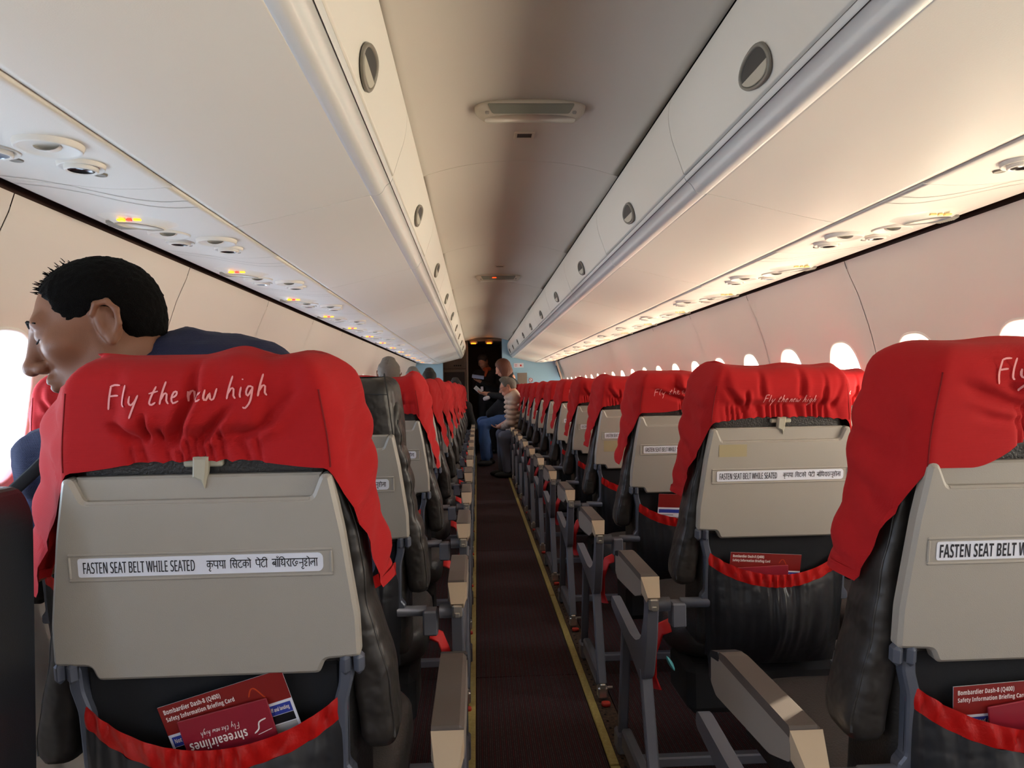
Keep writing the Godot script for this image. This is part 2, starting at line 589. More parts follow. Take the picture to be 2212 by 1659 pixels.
func wall_panel_mesh(side: int, offs: Array) -> Array:
	var st := begin(true)
	var sr := begin(true)
	var sp := begin()
	var zl := -WIN + 0.002
	var zh := WIN - 0.002
	var P := func(z: float, y: float, out: float) -> Vector3: return Vector3(side * (wall_x(y) + out), y, z)
	var wy := 1.075
	var top := 1.335
	var bot := 0.815
	var mid: float = (offs[0] + offs[1]) * 0.5
	var zs := [zl, mid, zh]
	for layer in [0.0, 0.075]:
		var bands := [[1.534, top, 5], [bot, 0.0, 10]]
		st.set_smooth_group(1)
		for bd in bands:
			for i in bd[2]:
				var y0: float = lerpf(bd[0], bd[1], float(i) / bd[2])
				var y1: float = lerpf(bd[0], bd[1], float(i + 1) / bd[2])
				quad(st, P.call(zl, y0, layer), P.call(zh, y0, layer), P.call(zh, y1, layer), P.call(zl, y1, layer))
		st.set_smooth_group(2)
		for w in 2:
			var zc: float = offs[w]
			var z0: float = zs[w]
			var z1: float = zs[w + 1]
			var n := 56
			var rings := []
			var hw := 0.125 if layer == 0.0 else 0.108
			var hh := 0.182 if layer == 0.0 else 0.160
			for k in 5:
				var ring := PackedVector3Array()
				for j in n:
					var t := TAU * j / n
					var e := Vector2(signf(cos(t)) * pow(absf(cos(t)), 0.75) * hw, signf(sin(t)) * pow(absf(sin(t)), 0.75) * hh)
					# matching point on the outer rectangle, half of each quadrant per edge
					var u := (j % 14) / 14.0
					if (j / 14) % 2 == 1:
						u = 1.0 - u
					var o := Vector2(1.0, u * 2.0) if u <= 0.5 else Vector2(2.0 - u * 2.0, 1.0)
					o.x *= (z1 - zc) if (j < 14 or j >= 42) else (z0 - zc)
					o.y *= (top - wy) if j < 28 else (bot - wy)
					var q := e.lerp(o, [0.0, 0.15, 0.4, 0.7, 1.0][k])
					ring.append(P.call(zc + q.x, wy + q.y, layer))
				rings.append(ring)
			loft(st, rings, true, false)
	for w in 2:
		var zc: float = offs[w]
		var n := 56
		var rings := []
		var prof := [[0.125, 0.182, -0.004], [0.121, 0.178, 0.0], [0.114, 0.169, 0.02], [0.109, 0.162, 0.05], [0.108, 0.160, 0.075]]
		prof.push_front([0.131, 0.188, 0.0005])
		for pr in prof:
			var ring := PackedVector3Array()
			for j in n:
				var t := TAU * j / n
				ring.append(P.call(zc + signf(cos(t)) * pow(absf(cos(t)), 0.75) * pr[0], wy + signf(sin(t)) * pow(absf(sin(t)), 0.75) * pr[1], pr[2]))
			rings.append(ring)
		loft(sr, rings, true, false)
		var pane := PackedVector3Array()
		for j in n:
			var t := TAU * j / n
			pane.append(P.call(zc + signf(cos(t)) * pow(absf(cos(t)), 0.75) * 0.1095, wy + signf(sin(t)) * pow(absf(sin(t)), 0.75) * 0.1625, 0.045))
		for j in range(1, n - 1):
			tri(sp, pane[0], pane[j], pane[j + 1])
	return [done(st), done(sr), done(sp)]

func build_shell() -> void:
	# floor
	var fl := struct("floor")
	var len_ := CABIN_END + 2.4 - CABIN_BACK
	var zc := -(CABIN_END + 2.4 + CABIN_BACK) * 0.5
	inst(fl, "floor_board", box_mesh(Vector3(0, -0.06, zc), Vector3(2.9, 0.1, len_)), "metal_dark")
	var cuts := [1.6, -0.6, -2.86, -5.1, -7.4, -9.7, -12.0, -14.7]
	for i in cuts.size() - 1:
		var a: float = cuts[i]
		var b: float = cuts[i + 1]
		inst(fl, "aisle_carpet", box_mesh(Vector3(0, -0.004, (a + b) / 2), Vector3(0.388, 0.012, a - b - 0.004), 0.003), "carpet")
		for s in [-1, 1]:
			inst(fl, "side_carpet", box_mesh(Vector3(s * 0.70, -0.006, (a + b) / 2), Vector3(0.83, 0.010, a - b - 0.002)), "carpet")
	for s in [-1, 1]:
		for i in 8:
			var z0 := 1.4 - i * 1.78
			var z1 := maxf(z0 - 1.775, -12.25)
			inst(fl, "path_strip", box_mesh(Vector3(s * 0.208, 0.003, (z0 + z1) / 2), Vector3(0.027, 0.010, z0 - z1 - 0.003), 0.002), "strip_yellow", Transform3D.IDENTITY, "yellow floor path marking strip")
		inst(fl, "seat_track", box_mesh(Vector3(s * 0.252, -0.003, -5.4), Vector3(0.056, 0.012, 13.6)), "track_dirty")
		var hol := begin()
		for i in 220:
			cbox(hol, Vector3(s * 0.238, 0.0035, -0.4 - i * 0.05), Vector3(0.007, 0.001, 0.007))
		var hm := inst(fl, "track_hole", done(hol), "black_gap")
		hm.set_meta("kind", "stuff")
	# side walls: panels with two windows each
	for s in [-1, 1]:
		var wl := struct("wall_left" if s < 0 else "wall_right")
		var off := 0.10 if s < 0 else 0.0
		# panel centre distances; window offsets in z relative to the panel centre
		var meshes := wall_panel_mesh(s, [-WIN / 2 + off, WIN / 2 + off])
		for i in range(-3, 11):
			var d := 2.135 + i * 2 * WIN
			if d - WIN > CABIN_END or d + WIN < CABIN_BACK + 0.4:
				continue
			var xf := Transform3D(Basis.IDENTITY, Vector3(0, 0, -d))
			inst(wl, "wall_panel", meshes[0], "wall_white", xf)
			inst(wl, "window_reveal", meshes[1], "reveal_white", xf)
			inst(wl, "window_pane", meshes[2], "window_pane", xf)
		# dark backing strip behind the panel joints and above the panels
		var st := begin(true)
		for k in WALL_PROF.size() - 1:
			var a: Vector2 = WALL_PROF[k] + Vector2(0.012, 0)
			var b: Vector2 = WALL_PROF[k + 1] + Vector2(0.012, 0)
			for i in range(-3, 12):
				var d := 2.135 + i * 2 * WIN - WIN
				quad(st, Vector3(s * a.x, a.y, -d - 0.012), Vector3(s * a.x, a.y, -d + 0.012), Vector3(s * b.x, b.y, -d + 0.012), Vector3(s * b.x, b.y, -d - 0.012))
		inst(wl, "panel_joint", done(st), "gap_dark")
		var sg := begin()
		quad(sg, Vector3(s * 1.09, 1.562, 1.6), Vector3(s * 1.18, 1.562, 1.6), Vector3(s * 1.18, 1.562, -12.3), Vector3(s * 1.09, 1.562, -12.3))
		quad(sg, Vector3(s * 1.168, 1.51, 1.6), Vector3(s * 1.168, 1.57, 1.6), Vector3(s * 1.168, 1.57, -12.3), Vector3(s * 1.168, 1.51, -12.3))
		quad(sg, Vector3(s * 1.09, 1.556, 1.6), Vector3(s * 1.09, 1.66, 1.6), Vector3(s * 1.09, 1.66, -12.3), Vector3(s * 1.09, 1.556, -12.3))
		inst(wl, "top_channel", done(sg), "gap_dark")
		# front end of the cabin side, beyond the bulkhead
		inst(wl, "forward_wall", box_mesh(Vector3(s * 1.28, 1.0, -13.55), Vector3(0.1, 2.1, 2.3)), "bulkhead_dark")
	# ceiling panels
	var cl := struct("ceiling")
	var cz := [-1.6, -0.403, 1.18, 2.767, 4.35, 5.935, 7.52, 9.105, 10.69, 12.28]
	for i in cz.size() - 1:
		var prof := PackedVector2Array()
		for k in 25:
			var x := lerpf(-0.366, 0.366, k / 24.0)
			prof.append(Vector2(x, ceil_y(x)))
		for k in 25:
			var x := lerpf(0.366, -0.366, k / 24.0)
			prof.append(Vector2(x, ceil_y(x) + 0.015))
		var st := begin()
		extrude_smooth(st, prof, -cz[i + 1] + 0.0015, -cz[i] - 0.0015)
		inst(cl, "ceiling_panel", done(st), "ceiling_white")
	inst(cl, "upper_skin", box_mesh(Vector3(0, 2.02, zc), Vector3(2.7, 0.06, len_)), "black_gap")
	for s in [-1, 1]:
		inst(cl, "upper_skin", box_mesh(Vector3(s * 1.28, 1.80, zc), Vector3(0.06, 0.5, len_)), "black_gap")
	# rear wall behind the camera
	var rw := struct("wall_back")
	inst(rw, "wall_board", box_mesh(Vector3(0, 1.0, 1.66), Vector3(2.8, 2.1, 0.08)), "panel_white")

func ceil_y(x: float) -> float:
	return 1.941 - 0.060 * pow(absf(x) / 0.366, 2.2)

# closed profile swept along z with smooth long sides
func extrude_smooth(st: SurfaceTool, prof: PackedVector2Array, z0: float, z1: float, mirror := 1) -> void:
	var ix := Geometry2D.triangulate_polygon(prof)
	st.set_smooth_group(-1)
	for z in [z0, z1]:
		for i in range(0, ix.size(), 3):
			tri(st, Vector3(mirror * prof[ix[i]].x, prof[ix[i]].y, z), Vector3(mirror * prof[ix[i + 1]].x, prof[ix[i + 1]].y, z), Vector3(mirror * prof[ix[i + 2]].x, prof[ix[i + 2]].y, z))
	st.set_smooth_group(3)
	var n := prof.size()
	for i in n:
		var a := prof[i]
		var b := prof[(i + 1) % n]
		quad(st, Vector3(mirror * a.x, a.y, z0), Vector3(mirror * a.x, a.y, z1), Vector3(mirror * b.x, b.y, z1), Vector3(mirror * b.x, b.y, z0))

func curve2(pts: Array, sub := 5) -> PackedVector2Array:
	var out := PackedVector2Array()
	for i in pts.size() - 1:
		var p0: Vector2 = pts[maxi(i - 1, 0)]
		var p1: Vector2 = pts[i]
		var p2: Vector2 = pts[i + 1]
		var p3: Vector2 = pts[mini(i + 2, pts.size() - 1)]
		for k in sub:
			out.append(p1.cubic_interpolate(p2, p0, p3, float(k) / sub))
	out.append(pts[pts.size() - 1])
	return out

# ------------------------------------------------------------------ overhead bins
func build_bins() -> void:
	var door := curve2([Vector2(0.366, 1.874), Vector2(0.347, 1.845), Vector2(0.339, 1.80), Vector2(0.346, 1.745), Vector2(0.362, 1.695), Vector2(0.377, 1.650)], 5)
	door.append_array(sm([Vector2(0.400, 1.650), Vector2(0.385, 1.70), Vector2(0.37, 1.75), Vector2(0.365, 1.80), Vector2(0.375, 1.85), Vector2(0.39, 1.872)]))
	var rail := curve2([Vector2(0.378, 1.643), Vector2(0.383, 1.633), Vector2(0.392, 1.627), Vector2(0.399, 1.619), Vector2(0.405, 1.608), Vector2(0.416, 1.600), Vector2(0.430, 1.5985)], 5)
	rail.append_array(sm([Vector2(0.45, 1.603), Vector2(0.45, 1.643)]))
	var under := curve2([Vector2(0.4315, 1.6005), Vector2(0.50, 1.585), Vector2(0.60, 1.560), Vector2(0.70, 1.536), Vector2(0.7755, 1.521)], 5)
	under.append_array(sm([Vector2(0.776, 1.535), Vector2(0.776, 1.62), Vector2(0.70, 1.75), Vector2(0.46, 1.80), Vector2(0.46, 1.607)]))
	for s in [-1, 1]:
		for i in range(-1, 11):
			var d0 := BIN0 + i * BIN
			var d1 := minf(d0 + BIN, CABIN_END - 0.02)
			if d0 > CABIN_END - 0.3:
				continue
			var n := i + 1
			var which: String = "left" if s < 0 else "right"
			var lab: String
			if n < 2:
				lab = "white overhead bin above the camera on the %s side, %s one" % [which, ORD[n]]
			else:
				lab = "white overhead bin with grey oval latch, %s from the camera on the %s" % [ORD[n - 2], which]
			var t := thing("overhead_bin", lab, "overhead bin", Vector3(0, 0, -d0), "overhead bins on the %s" % which)
			var L := d1 - d0
			for part in [["door", door, "bin_white"], ["rail", rail, "rail_white"], ["bottom_panel", under, "bin_white"]]:
				var st := begin()
				extrude_smooth(st, part[1], -L + 0.002, -0.002, s)
				inst(t, part[0], done(st), part[2])
			# latch: bezel ring, dark hollow and flap
			if L > 0.9:
				var h := Node3D.new()
				h.name = "latch"
				t.add_child(h, true)
				# outward normal of the door at the latch
				var tang := Vector2(0.377 - 0.346, 1.650 - 1.745).normalized()
				var up := Vector3(-s * tang.x, -tang.y, 0).normalized()
				var zax := Vector3(0, 0, 1)
				var nrm := zax.cross(up) * (1.0 if s < 0 else -1.0)
				if nrm.x * s > 0:
					nrm = -nrm
				var B := Basis(nrm.cross(up) * 1.0, nrm, up)
				# local: x along z, y out of the door, z up the door
				h.transform = Transform3D(B, Vector3(s * 0.3605, 1.692, -L * 0.53) + nrm * 0.0)
				var ringo := []
				var outl := []
				for j in 40:
					var a := TAU * j / 40
					outl.append(Vector2(signf(cos(a)) * pow(absf(cos(a)), 0.85) * (0.072 + 0.004 * cos(a)), sin(a) * (0.034 - 0.006 * cos(a))))
				for pr in [[1.0, 0.0], [1.0, 0.004], [0.95, 0.006], [0.82, 0.006], [0.78, 0.0025]]:
					var ring := PackedVector3Array()
					for p in outl:
						ring.append(Vector3(p.x * (1.0 - (1.0 - pr[0]) * 0.55), pr[1], p.y * pr[0]))
					ringo.append(ring)
				var st := begin(true)
				loft(st, ringo, true, false)
				inst(h, "bezel", done(st), "handle_ring")
				st = begin()
				var c0 := Vector3(0, 0.0028, 0)
				var rl: PackedVector3Array = ringo[4]
				for j in 40:
					tri(st, c0, rl[j] * Vector3(1.02, 1, 1.02), rl[(j + 1) % 40] * Vector3(1.02, 1, 1.02))
				inst(h, "hollow", done(st), "handle_dark")
				st = begin()
				var fp := []
				for j in 40:
					var p: Vector2 = outl[j]
					if p.y < -0.003:
						fp.append(Vector2(p.x * 0.86, p.y * 0.76))
				extrude(st, sm(fp), 0.004, 0.0012, Transform3D(Basis(Vector3(1, 0, 0), Vector3(0, 0, 1), Vector3(0, 1, 0)), Vector3(0, 0.0022, 0)))
				inst(h, "flap", done(st), "handle_flap")
		# dark lining behind the joints
		var tr := struct("trim_1" if s < 0 else "trim_2")
		var sg := begin()
		quad(sg, Vector3(s * 0.366, 1.90, 1.6), Vector3(s * 0.40, 1.872, 1.6), Vector3(s * 0.40, 1.872, -12.28), Vector3(s * 0.366, 1.90, -12.28))
		quad(sg, Vector3(s * 0.384, 1.66, 1.6), Vector3(s * 0.384, 1.63, 1.6), Vector3(s * 0.384, 1.63, -12.28), Vector3(s * 0.384, 1.66, -12.28))
		quad(sg, Vector3(s * 0.79, 1.53, 1.6), Vector3(s * 0.76, 1.535, 1.6), Vector3(s * 0.76, 1.535, -12.28), Vector3(s * 0.79, 1.53, -12.28))
		inst(tr, "joint_lining", done(sg), "black_gap")

# ------------------------------------------------------------------ passenger service panels
func psu_y(w: float) -> float:
	return 1.517 + 0.02 * pow(maxf(0.0, (w - 0.82) / 0.29), 2.0) - 0.004 * sin(clampf((w - 0.78) / 0.2, 0, 1) * PI)

func dish(st: SurfaceTool, c: Vector2, r: float, s: int, sx := 1.0, h := 0.007) -> void:
	# c: (w, z); a shallow bowl with a rounded rim hanging under the panel
	var T := Transform3D(Basis.IDENTITY, Vector3(s * c.x, psu_y(c.x), c.y))
	lathe(st, [Vector2(r * 1.08, 0.001), Vector2(r * 1.04, -h * 0.8), Vector2(r, -h), Vector2(r * 0.9, -h * 0.7), Vector2(r * 0.6, -h * 0.25), Vector2(r * 0.3, -h * 0.1), Vector2(0.0001, -h * 0.1)], 28, T, sx)

func build_service_panels() -> void:
	for s in [-1, 1]:
		var prof := PackedVector2Array()
		for k in 21:
			var w := lerpf(0.779, 1.112, k / 20.0)
			prof.append(Vector2(w, psu_y(w)))
		prof.append_array(sm([Vector2(1.118, 1.541), Vector2(1.115, 1.551), Vector2(1.10, 1.556), Vector2(0.785, 1.55)]))
		var meshes := psu_meshes(s)
		for i in range(-2, 14):
			var d0 := 1.84 - 0.30 + i * PITCH
			var d1 := minf(d0 + PITCH, CABIN_END - 0.03)
			if d0 > CABIN_END - 0.2 or d1 < CABIN_BACK + 0.2:
				continue
			var which: String = "left" if s < 0 else "right"
			var n := i + 2
			var t := thing("service_panel", "white overhead service panel with vents and lamps, %s on the %s" % [ORD[n], which], "service panel", Vector3(0, 0, -d0), "service panels on the %s" % which)
			var st := begin()
			extrude_smooth(st, prof, -(d1 - d0) + 0.001, -0.001, s)
			inst(t, "panel", done(st), "panel_white")
			if d1 - d0 < 0.7:
				continue
			inst(t, "sign_housing", meshes[0], "bin_white")
			inst(t, "speaker_grille", meshes[1], "seam_grey")
			inst(t, "reading_lamp", meshes[2], "panel_white")
			inst(t, "reading_lamp", meshes[3], "panel_white")
			var v1 := inst(t, "air_vent", meshes[4], "panel_white")
			inst(v1, "nozzle", meshes[5], "nozzle_dark")
			var v2 := inst(t, "air_vent", meshes[6], "panel_white")
			inst(v2, "nozzle", meshes[7], "lens_glass" if (n % 2 == 1) else "nozzle_dark")
			inst(t, "call_button", meshes[8], "handle_ring")
			inst(t, "call_button", meshes[9], "handle_ring")
			inst(t, "curved_groove", meshes[10], "seam_grey")
			inst(t, "curved_groove", meshes[11], "seam_grey")
			var lit: bool = s < 0
			var lamp := inst(t, "belt_sign_lamp", meshes[12], "sign_amber" if lit else "sign_amber_faint")
			inst(t, "smoking_sign_lamp", meshes[13], "sign_red" if lit else "sign_amber_faint")
			if lit:
				lamp.set_meta("label", "lit yellow belt sign")

# all shapes of one service panel; z = 0 at its rear end, going to -PITCH
func psu_meshes(s: int) -> Array:
	var out := []
	var zs := -0.30      # sign
	var zv := -0.525     # vents
	# sign housing: oval blister
	var st := begin(true)
	var rings := []
	for k in 7:
		var f := k / 6.0
		var ring := PackedVector3Array()
		for j in 36:
			var t := TAU * j / 36
			var r := cos(f * PI / 2)
			var x := 0.985 + 0.105 * cos(t) * (1.0 if k == 0 else lerpf(0.97, 0.55, f))
			var z := zs - 0.02 + 0.085 * sin(t) * (1.0 if k == 0 else lerpf(0.97, 0.5, f))
			ring.append(Vector3(s * x, psu_y(x) - 0.016 * (1.0 - r) + 0.001, z))
		rings.append(ring)
	loft(st, rings, true, true)
	out.append(done(st))
	st = begin()
	for k in 12:
		cbox(st, Vector3(s * (1.025 - 0.0 * k), psu_y(1.02) - 0.0105, zs - 0.075 + 0.0065 * k + 0.005), Vector3(0.075 - 0.0035 * absf(k - 6), 0.007, 0.0026), 0.0008)
	out.append(done(st))
	# two round reading lamps
	for c in [Vector2(0.868, zv + 0.005), Vector2(0.965, zv + 0.075)]:
		st = begin(true)
		dish(st, c, 0.049, s, 1.0, 0.010)
		# half eyeball inside the bowl
		var rr := []
		for a in 6:
			var ring := PackedVector3Array()
			var f := a / 5.0 * PI / 2
			for j in 14:
				var t := PI * j / 13
				ring.append(Vector3(s * (c.x + 0.002 + 0.022 * cos(t) * cos(f)), psu_y(c.x) - 0.010 * sin(f) - 0.001, c.y - 0.028 * sin(t) * cos(f) + 0.004))
			rr.append(ring)
		loft(st, rr, false, false)
		out.append(done(st))
	# two air vents with nozzles
	for c in [Vector2(0.872, zv - 0.105), Vector2(0.985, zv - 0.045)]:
		st = begin(true)
		dish(st, c, 0.037, s, 1.0, 0.008)
		var T := Transform3D(Basis.IDENTITY, Vector3(s * c.x, psu_y(c.x) - 0.003, c.y))
		lathe(st, [Vector2(0.028, 0), Vector2(0.028, -0.008), Vector2(0.025, -0.0105), Vector2(0.022, -0.008)], 24, T)
		out.append(done(st))
		st = begin(true)
		lathe(st, [Vector2(0.022, -0.008), Vector2(0.017, -0.0045), Vector2(0.008, -0.003), Vector2(0.0001, -0.003)], 24, T)
		out.append(done(st))
	for c in [Vector2(0.868, zv - 0.165), Vector2(0.985, zv - 0.105)]:
		st = begin(true)
		lathe(st, [Vector2(0.0125, 0.001), Vector2(0.0115, -0.003), Vector2(0.008, -0.0035), Vector2(0.006, -0.002), Vector2(0.0001, -0.003)], 16, Transform3D(Basis.IDENTITY, Vector3(s * c.x, psu_y(c.x), c.y)))
		out.append(done(st))
	# S shaped grooves across the panel
	for z0 in [-0.045, -0.10]:
		st = begin()
		var pts := []
		for k in 15:
			var f := k / 14.0
			pts.append(Vector2(lerpf(0.786, 1.105, f), z0 - 0.13 * smoothstep(0.15, 0.9, 1.0 - f) + 0.07))
		stroke(st, pts, 0.0028, func(p: Vector2) -> Vector3: return Vector3(s * p.x, psu_y(p.x) - 0.0006, p.y), false)
		out.append(done(st))
	# lit symbols on the blister's rear face
	st = begin()
	for k in [-1, 1]:
		cbox(st, Vector3(s * (0.985 + k * 0.019), psu_y(0.985) - 0.0105, zs + 0.030), Vector3(0.017, 0.004, 0.014), 0.001)
	out.append(done(st))
	st = begin()
	cbox(st, Vector3(s * 0.985, psu_y(0.985) - 0.0105, zs + 0.030), Vector3(0.012, 0.004, 0.014), 0.001)
	out.append(done(st))
	# keep the index order used above: 4,5 vent 1; 6,7 vent 2; 8,9 buttons; 10,11 grooves; 12,13 lamps
	return out

# ------------------------------------------------------------------ ceiling fittings
func build_ceiling_fittings() -> void:
	for i in 2:
		var d := 2.22 if i == 0 else 5.55
		var t := thing("ceiling_sign", ["wide unlit information sign on the ceiling above the aisle, nearest the camera", "far ceiling sign with a small red lamp above the aisle"][i], "sign", Vector3(0.0, 1.936, -d), "ceiling signs")
		var st := begin(true)
		var rings := []
		for k in 6:
			var f := k / 5.0
			var ring := PackedVector3Array()
			for j in 40:
				var a := TAU * j / 40
				var x := signf(cos(a)) * pow(absf(cos(a)), 0.45)
				var z := signf(sin(a)) * pow(absf(sin(a)), 0.6)
				var hx := lerpf(0.165, 0.135, f * f)
				var hz := lerpf(0.05, 0.034, f * f)
				ring.append(Vector3(x * hx, ceil_y(x * hx) - 1.936 - 0.040 * f, z * hz))
			rings.append(ring)
		loft(st, rings, true, true)
		inst(t, "housing", done(st), "sign_body")
		st = begin()
		extrude(st, rounded([Vector2(-0.112, -0.014), Vector2(0.112, -0.014), Vector2(0.128, 0.014), Vector2(-0.128, 0.014)], 0.006), 0.004, 0.001, Transform3D(Basis(Vector3.RIGHT, 0.55), Vector3(0, -0.021, 0.043)))
		inst(t, "sign_lens", done(st), "sign_face")
		st = begin()
		for k in [-1, 1]:
			cbox(st, Vector3(k * 0.128, -0.030, 0.036), Vector3(0.012, 0.008, 0.008), 0.002)
		inst(t, "latch_tab", done(st), "seam_grey")
		if i == 1:
			inst(t, "red_lamp", box_mesh(Vector3(-0.03, -0.022, 0.049), Vector3(0.03, 0.008, 0.003), 0.001, Basis(Vector3.RIGHT, 0.55)), "ceiling_red")
	for i in 2:
		var d := 2.48 if i == 0 else 5.15
		var t := thing("ceiling_panel_lamp", ["small square lamp recess on the ceiling ahead of the wide sign", "small square lamp recess beside the far ceiling sign"][i], "lamp", Vector3(0.0, 1.9395, -d), "square ceiling lamps")
		var st := begin()
		for q in [[Vector3(0, 0, 0.026), Vector3(0.068, 0.007, 0.010)], [Vector3(0, 0, -0.026), Vector3(0.068, 0.007, 0.010)], [Vector3(0.029, 0, 0), Vector3(0.010, 0.007, 0.05)], [Vector3(-0.029, 0, 0), Vector3(0.010, 0.007, 0.05)]]:
			cbox(st, q[0], q[1], 0.0015)
		inst(t, "bezel", done(st), "sign_body")
		inst(t, "lens", box_mesh(Vector3(0, 0.0, 0), Vector3(0.048, 0.003, 0.042)), "handle_dark")

# ------------------------------------------------------------------ forward end
func build_front() -> void:
	var wf := struct("wall_front")
	var st := begin()
	# right bulkhead, with the curved hull outline
	var poly := PackedVector2Array([Vector2(0.25, 0.0), Vector2(1.11, 0.0)])
	for k in range(WALL_PROF.size() - 2, -1, -1):
		poly.append(WALL_PROF[k] + Vector2(0.02, 0))
	poly.append_array(sm([Vector2(1.0, 1.8), Vector2(0.5, 1.99), Vector2(0.25, 1.99)]))
	extrude(st, poly, 0.04, 0.0, Transform3D(Basis.IDENTITY, Vector3(0, 0, -CABIN_END - 0.04)))
	inst(wf, "bulkhead_right", done(st), "bulkhead_blue")
	st = begin()
	var pl := PackedVector2Array()
	for p in poly:
		pl.append(Vector2(-maxf(p.x, 0.72), p.y))
	extrude(st, pl, 0.04, 0.0, Transform3D(Basis.IDENTITY, Vector3(0, 0, -CABIN_END - 0.04)))
	inst(wf, "bulkhead_left", done(st), "bulkhead_blue")
	inst(wf, "end_wall", box_mesh(Vector3(0, 1.0, -14.65), Vector3(2.8, 2.1, 0.08)), "bulkhead_dark")
	inst(wf, "vestibule_ceiling", box_mesh(Vector3(0, 1.93, -13.45), Vector3(2.6, 0.05, 2.2)), "bulkhead_dark")
	inst(wf, "door_post", box_mesh(Vector3(-0.325, 0.95, -12.55), Vector3(0.03, 1.9, 0.05), 0.004), "galley_beige")
	inst(wf, "inner_partition", box_mesh(Vector3(0.30, 0.95, -13.3), Vector3(0.06, 1.9, 1.9)), "bulkhead_dark")
	var g := thing("galley_cabinet", "dark galley cabinet with beige header beyond the left bulkhead", "cabinet", Vector3(-0.545, 0, -13.0))
	inst(g, "body", box_mesh(Vector3(0, 0.72, 0), Vector3(0.40, 1.44, 0.5), 0.01), "bulkhead_dark")
	inst(g, "header", box_mesh(Vector3(0, 1.62, 0), Vector3(0.40, 0.355, 0.5), 0.01), "galley_beige")
	for k in 4:
		inst(g, "vent_slot", box_mesh(Vector3(0.0 + k * 0.035, 1.50, 0.252), Vector3(0.022, 0.02, 0.006), 0.002), "black_gap")
	inst(g, "door", box_mesh(Vector3(0.0, 1.22, 0.255), Vector3(0.34, 0.34, 0.012), 0.004), "handle_dark")
	for i in 2:
		var t := thing("exit_light", ["amber exit lamp over the forward doorway, nearer the left bins", "amber exit lamp over the forward doorway, nearer the blue bulkhead"][i], "lamp", Vector3([-0.215, 0.045][i], 1.858, -12.45), "amber exit lamps")
		inst(t, "housing", box_mesh(Vector3(0, 0.016, -0.02), Vector3(0.13, 0.05, 0.05), 0.008), "bulkhead_dark")
		inst(t, "lens", box_mesh(Vector3(0, -0.004, 0.008), Vector3(0.085, 0.022, 0.012), 0.004), "exit_amber")
		var l := OmniLight3D.new()
		l.name = "exit_glow"
		l.light_color = Color(1.0, 0.55, 0.15)
		l.light_energy = 0.006
		l.light_size = 0.03
		l.omni_range = 20
		l.omni_attenuation = 2
		l.shadow_enabled = true
		l.position = Vector3(0, -0.01, 0.04)
		t.add_child(l)
	var lb := thing("header_beam", "dark header beam over the forward doorway", "beam", Vector3(0, 0, 0))
	inst(lb, "beam", box_mesh(Vector3(-0.04, 1.915, -12.52), Vector3(0.62, 0.05, 0.06), 0.006), "bulkhead_dark")
	# placards on the blue bulkhead
	var p1 := thing("bulkhead_placard", "white placard with red marks on the blue bulkhead", "sign", Vector3(0.52, 1.475, -12.295))
	inst(p1, "plate", box_mesh(Vector3(0, 0, 0.003), Vector3(0.16, 0.075, 0.006), 0.002), "placard_white")
	st = begin()
	lathe(st, [Vector2(0.0001, 0), Vector2(0.016, 0)], 18, Transform3D(Basis(Vector3.RIGHT, PI / 2), Vector3(0.035, -0.003, 0.0065)))
	inst(p1, "red_disc", done(st), "placard_red")
	st = begin()
	for k in 2:
		for j in 2:
			cbox(st, Vector3(-0.055 + j * 0.022, 0.012 - k * 0.022, 0.0065), Vector3(0.015, 0.009, 0.001))
	inst(p1, "red_mark", done(st), "placard_red")
	var p2 := thing("stowage_door", "beige stowage door panel set in the blue bulkhead", "panel", Vector3(0.575, 1.04, -12.296))
	inst(p2, "leaf", box_mesh(Vector3(0, 0, 0.006), Vector3(0.16, 0.62, 0.012), 0.003), "armrest_body")
	inst(p2, "surround", box_mesh(Vector3(0, 0, 0.002), Vector3(0.19, 0.66, 0.006), 0.002), "bulkhead_blue")
	var p3 := thing("no_smoking_sign", "round no smoking sign low on the blue bulkhead", "sign", Vector3(0.715, 1.23, -12.295))
	st = begin()
	lathe(st, [Vector2(0.0001, 0), Vector2(0.034, 0)], 24, Transform3D(Basis(Vector3.RIGHT, PI / 2), Vector3(0, 0, 0.004)))
	inst(p3, "disc", done(st), "placard_white")
	st = begin(true)
	lathe(st, [Vector2(0.027, 0), Vector2(0.027, 0.002), Vector2(0.034, 0.002), Vector2(0.034, 0)], 24, Transform3D(Basis(Vector3.RIGHT, PI / 2), Vector3(0, 0, 0.0045)))
	cbox(st, Vector3(0, 0, 0.0055), Vector3(0.056, 0.007, 0.002), 0, Basis(Vector3.BACK, -0.8))
	inst(p3, "red_ring", done(st), "placard_red")
	var ph := thing("wall_fixture", "slim grey fixture with dark slot at the front end of the right wall", "fixture", Vector3(1.165, 1.36, -12.1))
	var tb := Basis(Vector3.BACK, 0.30)
	inst(ph, "plate", box_mesh(Vector3.ZERO, Vector3(0.03, 0.34, 0.16), 0.008, tb), "sign_body")
	inst(ph, "slot", box_mesh(Vector3(-0.016, 0, 0), Vector3(0.01, 0.20, 0.05), 0.003, tb), "black_gap")

# ------------------------------------------------------------------ seats
var seat_kinds := {}
const BACK_Y := 0.862
const TILT := 0.129   # backrest lean

func back_xf() -> Transform3D:
	return Transform3D(Basis(Vector3.RIGHT, TILT), Vector3(0, BACK_Y, 0))

func lerps(tab: Array, v: float) -> float:
	if v <= tab[0].x:
		return tab[0].y
	for i in tab.size() - 1:
		if v <= tab[i + 1].x:
			return lerpf(tab[i].y, tab[i + 1].y, smoothstep(0.0, 1.0, (v - tab[i].x) / (tab[i + 1].x - tab[i].x)))
	return tab[tab.size() - 1].y

